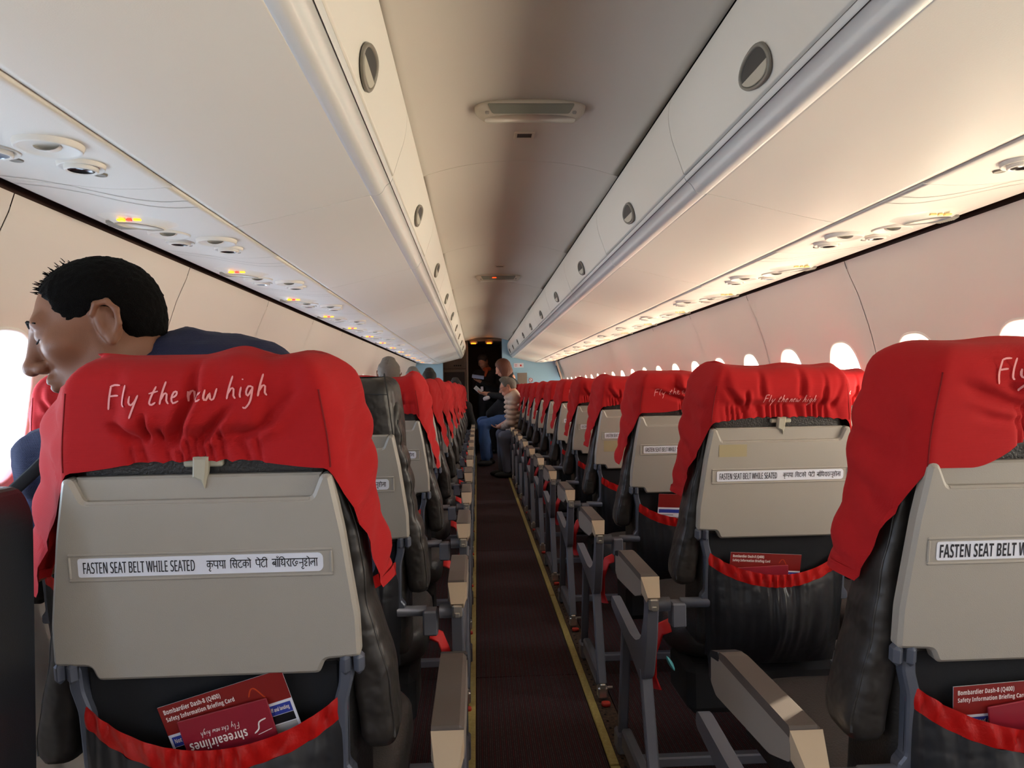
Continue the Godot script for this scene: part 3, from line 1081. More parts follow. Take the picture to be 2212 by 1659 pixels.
# rounded trapezoid in plan: rear half width, front half width, rear n, front n
func trapezoid(wr: float, wf: float, nr: float, nf: float, v: float, rr: float, rf: float, seg: Array) -> PackedVector3Array:
	# order: front centre -> front left -> rear left -> rear right -> front right -> front centre
	var c := [Vector2(0, nf), Vector2(-wf, nf), Vector2(-wr, nr), Vector2(wr, nr), Vector2(wf, nf), Vector2(0, nf)]
	var rad := [0.0, rf, rr, rr, rf, 0.0]
	var out := PackedVector3Array()
	for i in 5:
		var a: Vector2 = c[i]
		var b: Vector2 = c[i + 1]
		var d := (b - a).normalized()
		var s: Vector2 = a + d * rad[i]
		var e: Vector2 = b - d * rad[i + 1]
		for k in seg[i]:
			var q: Vector2 = s.lerp(e, float(k) / seg[i])
			out.append(Vector3(q.x, v, q.y))
		if i < 4:
			var d2: Vector2 = (c[i + 2] - b).normalized()
			var f: Vector2 = b + d2 * rad[i + 1]
			for k in 5:
				var t := k / 5.0
				var q: Vector2 = e.lerp(b, t).lerp(b.lerp(f, t), t)
				out.append(Vector3(q.x, v, q.y))
	return out

const W_REAR := [Vector2(-0.40, 0.185), Vector2(-0.1, 0.182), Vector2(0.12, 0.165), Vector2(0.30, 0.150)]
const W_FRONT := [Vector2(-0.40, 0.195), Vector2(-0.1, 0.200), Vector2(0.12, 0.197), Vector2(0.30, 0.185)]
const DEPTH := [Vector2(-0.40, 0.13), Vector2(-0.1, 0.12), Vector2(0.12, 0.115), Vector2(0.30, 0.10)]

func backrest_mesh(bare: bool) -> ArrayMesh:
	var st := begin(true)
	var rings := []
	var top := 0.266
	var R := 0.035
	var seg := [8, 8, 20, 8, 8]
	for i in 24:
		var v := lerpf(-0.42, top - R, i / 23.0)
		rings.append(trapezoid(lerps(W_REAR, v), lerps(W_FRONT, v), 0.0, -lerps(DEPTH, v), v, 0.025, 0.04, seg))
	for k in range(1, 7):
		var f := k / 6.0 * PI / 2
		var ins := R * (1.0 - cos(f))
		var v := top - R + R * sin(f)
		rings.append(trapezoid(lerps(W_REAR, v) - ins, lerps(W_FRONT, v) - ins, -ins, -lerps(DEPTH, v) + ins, v, maxf(0.025 - ins, 0.004), maxf(0.04 - ins, 0.005), seg))
	for ring in rings:
		for j in ring.size():
			var p: Vector3 = ring[j]
			if p.z > -0.03 and p.y > 0.12 and bare:
				# soft folds of the leather over the head
				p.z += 0.004 * sin(p.x * 38.0 + p.y * 22.0) * smoothstep(0.12, 0.2, p.y) * (1.0 - smoothstep(0.22, 0.28, p.y))
				ring[j] = p
	loft(st, rings, true, true)
	return done(st)

func bolster_mesh(side: int, quilt := false) -> ArrayMesh:
	var st := begin(true)
	var pts := []
	var rad := []
	for i in 40:
		var f := i / 39.0
		var v := lerpf(0.215, -0.275, f)
		var x := 0.158 + 0.030 * smoothstep(0.0, 0.55, f) + 0.030 * smoothstep(0.48, 1.0, f)
		var endr := sqrt(clampf(1.0 - pow(maxf(0.0, (0.14 - f) / 0.14), 2.0), 0.02, 1.0)) * sqrt(clampf(1.0 - pow(maxf(0.0, (f - 0.95) / 0.05), 2.0), 0.05, 1.0))
		var wob := 0.0014 * sin(f * 17.0 + side) + 0.0005 * sin(f * 43.0)
		if quilt and f < 0.7:
			wob += 0.0035 * absf(sin(f * 26.0))
		pts.append(Vector3(side * (x + wob), v, lerpf(-0.060, -0.045, f)))
		rad.append(Vector2((0.0165 + 0.012 * smoothstep(0.42, 0.72, f) + wob) * endr, (0.040 + 0.008 * smoothstep(0.42, 0.72, f)) * endr))
	tube(st, pts, rad, 24, Vector3.RIGHT, true, 0.62)
	# welt along the outer rear edge
	var wl := []
	for i in range(4, 38):
		wl.append(pts[i] + Vector3(side * rad[i].x * 0.80, 0, rad[i].y * 0.80))
	st.set_smooth_group(5)
	tube(st, wl, [0.0022], 6, Vector3.RIGHT)
	return done(st)

# deep folds of the rear panel, per variant: [x0, v0, x1, v1, depth, width]
const FOLDS := [
	[[0.020, 0.275, -0.026, 0.182, 0.014, 0.0085], [0.054, 0.232, 0.008, 0.182, 0.012, 0.0075], [0.112, 0.214, 0.062, 0.186, 0.008, 0.008], [0.150, 0.262, 0.085, 0.205, 0.006, 0.010], [-0.108, 0.212, -0.076, 0.184, 0.008, 0.008], [-0.058, 0.225, -0.060, 0.184, 0.009, 0.006], [-0.042, 0.203, -0.043, 0.184, 0.005, 0.004], [0.034, 0.205, 0.030, 0.184, 0.006, 0.005]],
	[[-0.16, 0.262, -0.10, 0.186, 0.009, 0.010], [-0.055, 0.262, -0.05, 0.215, 0.006, 0.009], [0.05, 0.265, 0.045, 0.215, 0.007, 0.010], [0.105, 0.25, 0.098, 0.186, 0.007, 0.007], [0.155, 0.262, 0.125, 0.186, 0.009, 0.009], [-0.09, 0.235, -0.085, 0.186, 0.007, 0.006]],
	[[-0.08, 0.262, 0.03, 0.19, 0.012, 0.009], [-0.02, 0.262, 0.06, 0.19, 0.011, 0.009], [0.04, 0.25, 0.09, 0.19, 0.010, 0.008], [-0.14, 0.235, -0.01, 0.188, 0.008, 0.010], [0.12, 0.24, 0.115, 0.19, 0.006, 0.008]],
	[[-0.150, 0.245, -0.035, 0.200, 0.008, 0.011], [-0.085, 0.240, 0.005, 0.205, 0.008, 0.009], [-0.01, 0.242, 0.035, 0.207, 0.007, 0.008], [0.11, 0.27, 0.07, 0.205, 0.009, 0.009], [0.16, 0.25, 0.12, 0.205, 0.007, 0.009], [-0.12, 0.200, -0.04, 0.185, 0.005, 0.008]]]
# gathered elastic: [x0, x1, v0, v1, amplitude, wave length]
const GATHER := [[-0.085, 0.082, 0.152, 0.184, 0.0042, 0.0145], [-0.150, 0.168, 0.158, 0.186, 0.0056, 0.0200], [-0.03, 0.165, 0.158, 0.188, 0.0050, 0.0150], [-0.05, 0.16, 0.172, 0.205, 0.0050, 0.017]]

# height of the rear panel out of its plane, at x, v
func cover_relief(k: int, x: float, v: float) -> float:
	var g: Array = GATHER[k]
	var r := 0.0
	var inside := smoothstep(g[0] - 0.012, g[0] + 0.010, x) * (1.0 - smoothstep(g[1] - 0.010, g[1] + 0.012, x))
	var ph: float = x + 0.010 * sin(x * 61.0 + k) + (v - g[2]) * 0.15
	var rib := absf(sin(ph * PI / g[5])) * 1.6 - 0.8
	if v < g[3]:
		r += g[4] * inside * rib
	else:
		r += g[4] * inside * rib * exp(-(v - g[3]) / 0.006)
	# elastic pulls the hem in
	r -= 0.006 * inside * (1.0 - smoothstep(g[3], g[3] + 0.02, v)) - 0.012 * inside * smoothstep(g[3], g[3] + 0.025, v) * (1.0 - smoothstep(g[3] + 0.03, g[3] + 0.11, v))
	for f in FOLDS[k]:
		var a := Vector2(f[2], f[3])
		var b := Vector2(f[0], f[1])
		var ab := b - a
		var t := clampf((Vector2(x, v) - a).dot(ab) / ab.length_squared(), -0.2, 1.0)
		var q := a + ab * t
		var sd := (Vector2(x, v) - q).cross(ab.normalized())
		var fade := smoothstep(1.0, 0.55, t) if t > 0.5 else 1.0
		fade *= smoothstep(-0.2, 0.05, t)
		var w: float = f[5]
		var dd := (Vector2(x, v) - q).length()
		# one sharp flank, one soft flank, raised lip
		var sh := exp(-dd * dd / (w * w * (0.30 if sd > 0 else 1.0)))
		var lip := exp(-pow(dd - w * 1.3, 2.0) / (w * w * 0.8)) * (1.0 if sd > 0 else 0.25)
		r += f[4] * fade * (0.55 * lip - sh)
	r += 0.0025 * sin(x * 17.0 + k * 2.0) * sin(v * 21.0 + k)
	return r if r > -0.008 else -0.008 - 0.006 * (1.0 - exp((r + 0.008) / 0.006))

const CW_REAR := [Vector2(-0.06, 0.207), Vector2(0.145, 0.176), Vector2(0.29, 0.161)]
const CW_FRONT := [Vector2(-0.06, 0.230), Vector2(0.145, 0.210), Vector2(0.29, 0.196)]
const COVER_TOP := [0.285, 0.279, 0.281, 0.293]
const HEM_CORNER := [0.142, 0.150, 0.148, 0.128]

func cover_rear(k: int, x: float, v: float, off: float) -> Vector3:
	var edge := 1.0 - smoothstep(0.10, 0.168, absf(x)) * 0.9
	return Vector3(x, v, 0.018 + cover_relief(k, x, v) * edge + off)

func cover_mesh(k: int) -> ArrayMesh:
	var st := begin(true)
	var seg := [14, 18, 110, 18, 14]
	var top: float = COVER_TOP[k]
	var R := 0.042
	var vt := top - R
	var g: Array = GATHER[k]
	var hem: float = g[2]
	var NR := 34
	var rings := []
	# reference ring to know which face each column belongs to
	var ref := trapezoid(1.0, 1.2, 0.0, -0.6, 0.0, 0.09, 0.17, seg)
	var base_low := PackedFloat32Array()
	var n := ref.size()
	for j in n:
		var p := ref[j]
		var low := hem
		if p.z < -0.595:
			low = 0.02 + 0.01 * sin(j * 0.7)          # front flap
		elif p.z < -0.002:
			var f := -p.z / 0.6                        # 0 rear .. 1 front along the side
			low = lerpf(HEM_CORNER[k], -0.050, clampf(f / 0.46, 0, 1))
			if p.x > 0 and k == 1:
				low += 0.03 * f
		else:
			var x := p.x * 0.17
			var inside := smoothstep(g[0] - 0.02, g[0] + 0.02, x) * (1.0 - smoothstep(g[1] - 0.02, g[1] + 0.02, x))
			low = lerpf(HEM_CORNER[k], hem, 1.0 - smoothstep(0.06, 0.165, absf(x - (g[0] + g[1]) * 0.5))) + 0.003 * inside * absf(sin(x * PI / 0.021))
		base_low.append(low)
	for i in NR + 1:
		var f := i / float(NR)
		var row := PackedVector3Array()
		row.resize(n)
		rings.append(row)
	for i in NR + 1:
		var f := i / float(NR)
		# rows with a shared v are needed per column: columns have their own lowest v
		for j in n:
			var v := lerpf(base_low[j], vt, f)
			rings[i][j] = Vector3(j, v, 0)
	# place every vertex
	for i in NR + 1:
		var cache := {}
		for j in n:
			var v: float = rings[i][j].y
			var wr := lerps(CW_REAR, v)
			var wf := lerps(CW_FRONT, v)
			var q := trap_point(ref[j], wr, wf, 0.018, -lerps(DEPTH, v) - 0.014)
			var p := Vector3(q.x, v, q.y)
			if ref[j].z > -0.02:
				var c := cover_rear(k, p.x, v, 0.0)
				p.z = lerpf(p.z, c.z, smoothstep(-0.02, 0.0, ref[j].z))
			else:
				# side wings: gentle drape waves, fuller at the bolster
				var sgn := signf(p.x)
				var w := 0.006 * sin(v * 34.0 + k * 1.7 + sgn) * smoothstep(0.28, 0.12, v) + 0.004 * sin(v * 71.0 + k + ref[j].z * 9.0) * smoothstep(0.30, 0.18, v)
				p.x += sgn * (absf(w) + 0.002) * smoothstep(-0.02, -0.12, ref[j].z)
				if k == 0 and sgn < 0:
					# this wing hangs loose, away from the seat
					p.x -= lerps([Vector2(-0.05, 0.066), Vector2(0.18, 0.052), Vector2(0.25, 0.02)], v) * smoothstep(-0.02, -0.5, ref[j].z)
			rings[i][j] = p
	# rounded top with soft ears over the front corners
	for kk in range(1, 8):
		var f := kk / 7.0 * PI / 2
		var ins := R * (1.0 - cos(f))
		var row := PackedVector3Array()
		for j in n:
			var v := vt + R * sin(f)
			var q := trap_point(ref[j], lerps(CW_REAR, vt) - ins, lerps(CW_FRONT, vt) - ins, 0.018 - ins, -lerps(DEPTH, vt) - 0.014 + ins)
			var p := Vector3(q.x, v, q.y)
			if ref[j].z > -0.02:
				p.z += cover_relief(k, q.x, vt) * (1.0 - kk / 7.0) * (1.0 - smoothstep(0.10, 0.168, absf(q.x)) * 0.9)
			if k == 0 and q.x < 0 and ref[j].z < -0.02:
				p.x -= 0.02 * smoothstep(-0.02, -0.5, ref[j].z) * smoothstep(0.10, 0.19, -q.x) * (1.0 - sin(f))
			p.y += top_wave(k, p.x) * sin(f)
			row.append(p)
		rings.append(row)
	for kk in [0.6, 0.25, 0.0]:
		var row := PackedVector3Array()
		for j in n:
			var q: Vector3 = rings[NR + 7][j]
			var z: float = lerpf(-0.048, q.z, kk)
			row.append(Vector3(q.x * lerpf(0.97, 1.0, kk), q.y + 0.002 * (1.0 - kk) + 0.004 * sin(q.x * 31.0 + k) * (1.0 - kk), z))
		rings.append(row)
	loft(st, rings, true, false)
	# turned hem: inner row so the edge has thickness
	var inner := []
	for i in [0, 1]:
		var row := PackedVector3Array()
		for j in n:
			var p: Vector3 = rings[0][j]
			var c := Vector3(0, p.y, -0.05)
			var d := (c - p).normalized()
			row.append(p if i == 0 else p + d * 0.0025 + Vector3(0, 0.014, 0))
		inner.append(row)
	st.set_smooth_group(4)
	loft(st, inner, true, false)
	return done(st)

# stitched seams down the rear corners
func cover_seam(k: int, e: int) -> ArrayMesh:
	var st := begin(true)
	if true:
		var pts := []
		for i in 22:
			var v := lerpf(HEM_CORNER[k] + 0.001, COVER_TOP[k] - 0.040, i / 21.0)
			var q := trap_point(Vector3(e * 0.962, 0, -0.004), lerps(CW_REAR, v), lerps(CW_FRONT, v), 0.018, -lerps(DEPTH, v) - 0.014)
			pts.append(Vector3(q.x, v, q.y - 0.0004))
		tube(st, pts, [0.0011], 6, Vector3.RIGHT)
	return done(st)

func top_wave(k: int, x: float) -> float:
	var ear := exp(-pow((absf(x) - 0.150) / 0.028, 2.0))
	match k:
		0: return 0.007 * exp(-pow((x - 0.05) / 0.03, 2.0)) + 0.004 * exp(-pow((x - 0.13) / 0.02, 2.0)) - 0.004 * exp(-pow((x - 0.09) / 0.018, 2.0)) - 0.010 * smoothstep(0.14, 0.19, absf(x))
		1: return 0.010 * ear * (1.0 if x < 0 else 0.3) + 0.002 * sin(x * 40.0)
		2: return 0.018 * ear * (1.0 if x > 0 else 0.2) - 0.004 * sin(x * 18.0)
	return 0.003 * ear - 0.003 + 0.003 * sin(x * 14.0) - 0.008 * smoothstep(-0.12, -0.19, x)

# map a point of the reference trapezoid (rear half width 1, front 1.2, depth 0.6) to a real one
func trap_point(r: Vector3, wr: float, wf: float, nr: float, nf: float) -> Vector2:
	var f := clampf(-r.z / 0.6, 0, 1)
	var wref := lerpf(1.0, 1.2, f)
	return Vector2(r.x / wref * lerpf(wr, wf, f), lerpf(nr, nf, f))

# hand written line, in units of the capital height
const SCRIPT := [
	[Vector2(0, -0.10), Vector2(0.10, 0.42), Vector2(0.26, 0.95)], [Vector2(0.20, 0.93), Vector2(0.48, 1.0), Vector2(0.86, 0.98)], [Vector2(0.12, 0.50), Vector2(0.40, 0.52), Vector2(0.70, 0.52)],
	[Vector2(1.20, 0.98), Vector2(1.05, 0.5), Vector2(0.98, 0.12), Vector2(1.10, 0.02)],
	[Vector2(1.50, 0.48), Vector2(1.44, 0.20), Vector2(1.58, 0.08), Vector2(1.80, 0.22), Vector2(1.98, 0.50)], [Vector2(1.98, 0.50), Vector2(1.72, 0.0), Vector2(1.44, -0.52)],
	[Vector2(3.05, 0.82), Vector2(2.78, 0.40), Vector2(2.66, 0.10), Vector2(2.80, 0.02), Vector2(3.02, 0.12)], [Vector2(2.62, 0.52), Vector2(3.16, 0.60)],
	[Vector2(3.62, 1.0), Vector2(3.40, 0.50), Vector2(3.26, 0.0)], [Vector2(3.32, 0.18), Vector2(3.52, 0.46), Vector2(3.68, 0.44), Vector2(3.66, 0.16), Vector2(3.78, 0.0)],
	[Vector2(4.02, 0.26), Vector2(4.24, 0.36), Vector2(4.28, 0.50), Vector2(4.10, 0.50), Vector2(3.96, 0.24), Vector2(4.06, 0.02), Vector2(4.36, 0.10)],
	[Vector2(4.86, 0.48), Vector2(4.78, 0.0)], [Vector2(4.80, 0.20), Vector2(4.98, 0.46), Vector2(5.12, 0.42), Vector2(5.10, 0.14), Vector2(5.20, 0.02)],
	[Vector2(5.42, 0.28), Vector2(5.62, 0.38), Vector2(5.64, 0.52), Vector2(5.48, 0.50), Vector2(5.36, 0.24), Vector2(5.46, 0.04), Vector2(5.72, 0.12)],
	[Vector2(5.98, 0.52), Vector2(5.90, 0.16), Vector2(6.02, 0.04), Vector2(6.22, 0.34), Vector2(6.24, 0.08), Vector2(6.42, 0.06), Vector2(6.62, 0.52)],
	[Vector2(7.56, 1.02), Vector2(7.34, 0.50), Vector2(7.20, 0.0)], [Vector2(7.26, 0.20), Vector2(7.46, 0.46), Vector2(7.62, 0.42), Vector2(7.60, 0.14), Vector2(7.72, 0.0)],
	[Vector2(8.06, 0.50), Vector2(7.98, 0.16), Vector2(8.02, 0.02)], [Vector2(8.14, 0.80), Vector2(8.16, 0.86)],
	[Vector2(8.72, 0.46), Vector2(8.50, 0.50), Vector2(8.36, 0.26), Vector2(8.46, 0.08), Vector2(8.72, 0.40)], [Vector2(8.74, 0.48), Vector2(8.60, -0.16), Vector2(8.30, -0.46), Vector2(8.14, -0.40)],
	[Vector2(9.36, 1.0), Vector2(9.14, 0.50), Vector2(9.00, 0.0)], [Vector2(9.06, 0.20), Vector2(9.26, 0.46), Vector2(9.42, 0.42), Vector2(9.38, 0.14), Vector2(9.50, 0.0)]]
# [x0, v0, width, capital height, slope, stroke]
const SCRIPT_AT := [[-0.104, 0.227, 0.197, 0.028, 0.06, 0.0024], [-0.046, 0.199, 0.126, 0.0185, -0.02, 0.0018], [-0.120, 0.208, 0.19, 0.022, 0.05, 0.0019], [-0.085, 0.240, 0.19, 0.029, 0.08, 0.0026]]

func script_mesh(k: int) -> ArrayMesh:
	var st := begin()
	var a: Array = SCRIPT_AT[k]
	var sx: float = a[2] / 9.5
	for s in SCRIPT:
		var pts := []
		for p in s:
			pts.append(Vector2(a[0] + p.x * sx, a[1] + p.y * a[3] + p.x * sx * a[4]))
		stroke(st, pts, a[5], func(p: Vector2) -> Vector3: return cover_rear(k, p.x, p.y, 0.0016))
	return done(st)

# Devanagari letters as strokes; headline at y = 1. [width, strokes]
var DEV := {
	"ka": [1.0, [[Vector2(0.5, 1), Vector2(0.5, 0)], [Vector2(0.5, 0.62), Vector2(0.22, 0.74), Vector2(0.08, 0.5), Vector2(0.22, 0.28), Vector2(0.5, 0.46)], [Vector2(0.5, 0.62), Vector2(0.78, 0.72), Vector2(0.9, 0.5), Vector2(0.78, 0.26)]]],
	"pa": [0.78, [[Vector2(0.12, 1), Vector2(0.12, 0.55), Vector2(0.28, 0.38), Vector2(0.64, 0.40)], [Vector2(0.64, 1), Vector2(0.64, 0)]]],
	"ya": [0.78, [[Vector2(0.10, 0.92), Vector2(0.30, 0.80), Vector2(0.16, 0.55), Vector2(0.30, 0.36), Vector2(0.64, 0.40)], [Vector2(0.64, 1), Vector2(0.64, 0)]]],
	"aa": [0.32, [[Vector2(0.15, 1), Vector2(0.15, 0)]]],
	"sa": [0.85, [[Vector2(0.16, 1), Vector2(0.36, 0.82), Vector2(0.12, 0.58), Vector2(0.46, 0.06)], [Vector2(0.16, 0.56), Vector2(0.70, 0.56)], [Vector2(0.70, 1), Vector2(0.70, 0)]]],
	"i": [0.26, [[Vector2(0.10, 0), Vector2(0.10, 1), Vector2(0.24, 1.26), Vector2(0.60, 1.28), Vector2(0.88, 1.0)]]],
	"tta": [0.74, [[Vector2(0.50, 1), Vector2(0.50, 0.82), Vector2(0.18, 0.68), Vector2(0.10, 0.38), Vector2(0.30, 0.08), Vector2(0.60, 0.12), Vector2(0.68, 0.26)]]],
	"o": [0.32, [[Vector2(0.15, 1), Vector2(0.15, 0)], [Vector2(0.15, 1), Vector2(0.0, 1.18), Vector2(-0.22, 1.30)]]],
	"e": [0.0, [[Vector2(-0.16, 1), Vector2(-0.32, 1.2), Vector2(-0.56, 1.30)]]],
	"ii": [0.32, [[Vector2(0.15, 0), Vector2(0.15, 1), Vector2(0.02, 1.26), Vector2(-0.32, 1.28), Vector2(-0.50, 1.0)]]],
	"ba": [0.74, [[Vector2(0.60, 0.56), Vector2(0.32, 0.70), Vector2(0.10, 0.50), Vector2(0.28, 0.30), Vector2(0.60, 0.44)], [Vector2(0.18, 0.62), Vector2(0.46, 0.38)], [Vector2(0.60, 1), Vector2(0.60, 0)]]],
	"nasal": [0.0, [[Vector2(-0.34, 1.36), Vector2(-0.18, 1.20), Vector2(-0.02, 1.36)], [Vector2(-0.19, 1.44), Vector2(-0.17, 1.48)]]],
	"dha": [0.78, [[Vector2(0.10, 0.90), Vector2(0.30, 0.92), Vector2(0.12, 0.70), Vector2(0.30, 0.60), Vector2(0.10, 0.42), Vector2(0.30, 0.26), Vector2(0.62, 0.42)], [Vector2(0.62, 1), Vector2(0.62, 0)]]],
	"ra": [0.58, [[Vector2(0.40, 1), Vector2(0.46, 0.80), Vector2(0.16, 0.62), Vector2(0.22, 0.50), Vector2(0.52, 0.04)]]],
	"kha": [1.02, [[Vector2(0.34, 1), Vector2(0.36, 0.80), Vector2(0.10, 0.60), Vector2(0.40, 0.08), Vector2(0.70, 0.26)], [Vector2(0.92, 0.60), Vector2(0.68, 0.70), Vector2(0.54, 0.50), Vector2(0.70, 0.36), Vector2(0.92, 0.48)]]],
	"na": [0.78, [[Vector2(0.10, 0.56), Vector2(0.22, 0.46), Vector2(0.16, 0.40)], [Vector2(0.14, 0.50), Vector2(0.64, 0.50)], [Vector2(0.64, 1), Vector2(0.64, 0)]]],
	"u": [0.0, [[Vector2(-0.12, 0.0), Vector2(-0.34, -0.12), Vector2(-0.16, -0.32), Vector2(0.02, -0.18)]]],
	"ri": [0.0, [[Vector2(-0.50, 0.0), Vector2(-0.66, -0.12), Vector2(-0.52, -0.30), Vector2(-0.38, -0.20)]]],
	"ha": [0.68, [[Vector2(0.40, 1), Vector2(0.40, 0.82), Vector2(0.14, 0.74), Vector2(0.20, 0.58), Vector2(0.50, 0.58), Vector2(0.32, 0.36), Vector2(0.14, 0.24), Vector2(0.30, 0.04), Vector2(0.52, 0.12)]]],
	"la": [0.80, [[Vector2(0.34, 0.40), Vector2(0.26, 0.64), Vector2(0.06, 0.52), Vector2(0.14, 0.20)], [Vector2(0.26, 0.60), Vector2(0.46, 0.68), Vector2(0.64, 0.48)], [Vector2(0.64, 1), Vector2(0.64, 0)]]]}
const NEPALI := [["ka", "ri", "pa", "ya", "aa"], ["i", "sa", "tta", "ka", "o"], ["pa", "e", "tta", "ii"], ["ba", "aa", "nasal", "i", "dha", "ra", "aa", "kha", "na", "u", "ha", "o", "la", "aa"]]

# scaled so the whole line is width long; baseline at y0
func nepali(st: SurfaceTool, x0: float, y0: float, width: float, h: float, w: float, z: float) -> void:
	var total := 0.0
	for word in NEPALI:
		for c in word:
			total += DEV[c][0]
		total += 0.62
	total -= 0.62
	var sx := width / total
	var x := x0
	var f := func(p: Vector2) -> Vector3: return Vector3(p.x, p.y, z)
	for word in NEPALI:
		var xs := x
		for c in word:
			for s in DEV[c][1]:
				var pts := []
				for p in s:
					pts.append(Vector2(x + p.x * sx, y0 + p.y * h))
				stroke(st, pts, w, f, false)
			x += DEV[c][0] * sx
		stroke(st, [Vector2(xs, y0 + h), Vector2(x, y0 + h)], w * 1.15, f, false)
		x += 0.62 * sx

var parts := {}

func build_parts() -> void:
	parts.back = backrest_mesh(false)
	parts.back_bare = backrest_mesh(true)
	for s in [-1, 1]:
		parts["bolster%d" % s] = bolster_mesh(s)
		parts["bolster_quilt%d" % s] = bolster_mesh(s, true)
	for k in 4:
		parts["cover%d" % k] = cover_mesh(k)
		parts["script%d" % k] = script_mesh(k)
		for e in [-1, 1]:
			parts["cover_seam%d_%d" % [k, e]] = cover_seam(k, e)
	# tray, in the plane of the backrest's rear: x, v, n
	var st := begin()
	var top := 0.135
	var poly := [Vector2(-0.150, -0.137), Vector2(0.150, -0.137), Vector2(0.158, -0.118), Vector2(0.207, -0.115), Vector2(0.206, -0.06), Vector2(0.190, 0.06), Vector2(0.176, top), Vector2(0.163, top), Vector2(0.150, top - 0.030), Vector2(-0.150, top - 0.030), Vector2(-0.163, top), Vector2(-0.176, top), Vector2(-0.190, 0.06), Vector2(-0.206, -0.06), Vector2(-0.207, -0.115), Vector2(-0.158, -0.118)]
	extrude(st, rounded(poly, 0.006, 3), 0.020, 0.005, Transform3D(Basis.IDENTITY, Vector3(0, 0, 0.004)))
	parts.tray = done(st)
	st = begin()
	extrude(st, sm([Vector2(-0.165, top - 0.04), Vector2(0.165, top - 0.04), Vector2(0.162, top), Vector2(-0.162, top)]), 0.010, 0.003, Transform3D(Basis.IDENTITY, Vector3(0, 0, 0.003)))
	# bevelled lip under the ledge
	cbox(st, Vector3(0, top - 0.033, 0.018), Vector3(0.298, 0.006, 0.010), 0.003)
	parts.ledge = done(st)
	# rim of the placard recess
	st = begin()
	var pw := 0.338
	var ph := 0.030
	var pv := 0.019
	for q in [[Vector3(0, pv + ph / 2 + 0.002, 0.0245), Vector3(pw + 0.012, 0.004, 0.003)], [Vector3(0, pv - ph / 2 - 0.002, 0.0245), Vector3(pw + 0.012, 0.004, 0.003)], [Vector3(-pw / 2 - 0.004, pv, 0.0245), Vector3(0.004, ph, 0.003)], [Vector3(pw / 2 + 0.004, pv, 0.0245), Vector3(0.004, ph, 0.003)]]:
		cbox(st, q[0], q[1], 0.0014)
	parts.rim = done(st)
	st = begin()
	extrude(st, rounded([Vector2(-0.162, pv - 0.0125), Vector2(0.158, pv - 0.0125), Vector2(0.162, pv - 0.008), Vector2(0.162, pv + 0.008), Vector2(0.158, pv + 0.0125), Vector2(-0.162, pv + 0.0125)], 0.003, 2), 0.001, 0.0, Transform3D(Basis.IDENTITY, Vector3(0, 0, 0.0240)))
	parts.placard = done(st)
	st = begin()
	var tm := text_mesh("FASTEN SEAT BELT WHILE SEATED", 0.146, 0.0150, false)
	st.append_from(tm, 0, Transform3D(Basis.IDENTITY, Vector3(-0.155, pv, 0.0254)))
	st.append_from(tm, 0, Transform3D(Basis.IDENTITY, Vector3(-0.1546, pv, 0.02545)))
	parts.lettering = st.commit()
	st = begin()
	nepali(st, 0.007, pv - 0.0055, 0.148, 0.0105, 0.0012, 0.0254)
	parts.nepali = done(st)
	# larger print used on one seat
	st = begin()
	tm = text_mesh("FASTEN SEAT BELT WHILE SEATED", 0.196, 0.0185, true)
	st.append_from(tm, 0, Transform3D(Basis.IDENTITY, Vector3(-0.158, pv, 0.0254)))
	parts.lettering_big = st.commit()
	st = begin()
	nepali(st, 0.046, pv - 0.0055, 0.112, 0.0105, 0.0012, 0.0254)
	parts.nepali_small = done(st)
	# tray latch
	st = begin()
	cbox(st, Vector3(0.004, 0.150, 0.004), Vector3(0.050, 0.010, 0.010), 0.002)
	extrude(st, sm([Vector2(-0.006, 0.160), Vector2(0.014, 0.160), Vector2(0.012, 0.140), Vector2(0.007, 0.118), Vector2(0.002, 0.128), Vector2(-0.008, 0.133)]), 0.010, 0.003, Transform3D(Basis.IDENTITY, Vector3(0, 0, 0.008)))
	parts.latch = done(st)
	for s in [-1, 1]:
		# tray arm: knuckles at the tray corner, then a cranked flat bar
		st = begin()
		var pl := rounded([Vector2(0.170, -0.120), Vector2(0.186, -0.118), Vector2(0.187, -0.150), Vector2(0.178, -0.185), Vector2(0.176, -0.275), Vector2(0.186, -0.285), Vector2(0.186, -0.305), Vector2(0.160, -0.305), Vector2(0.158, -0.190), Vector2(0.168, -0.155)], 0.006, 2)
		var p2 := PackedVector2Array()
		for p in pl:
			p2.append(Vector2(p.x * s, p.y))
		extrude(st, p2, 0.020, 0.003, Transform3D(Basis.IDENTITY, Vector3(0, 0, -0.004)))
		cbox(st, Vector3(s * 0.1785, -0.127, 0.014), Vector3(0.014, 0.030, 0.022), 0.006)
		cbox(st, Vector3(s * 0.196, -0.127, 0.012), Vector3(0.014, 0.030, 0.022), 0.006)
		parts["tray_arm%d" % s] = done(st)
	# seat pocket
	var band := begin(true)
	var pouch := begin(true)
	var rb := []
	var NU := 90
	for i in 7:
		var row := PackedVector3Array()
		for j in NU + 1:
			var u := -1.0 + 2.0 * j / NU
			row.append(pocket_point(u, i / 6.0))
		rb.append(row)
	loft(band, rb, false, false)
	var rp := []
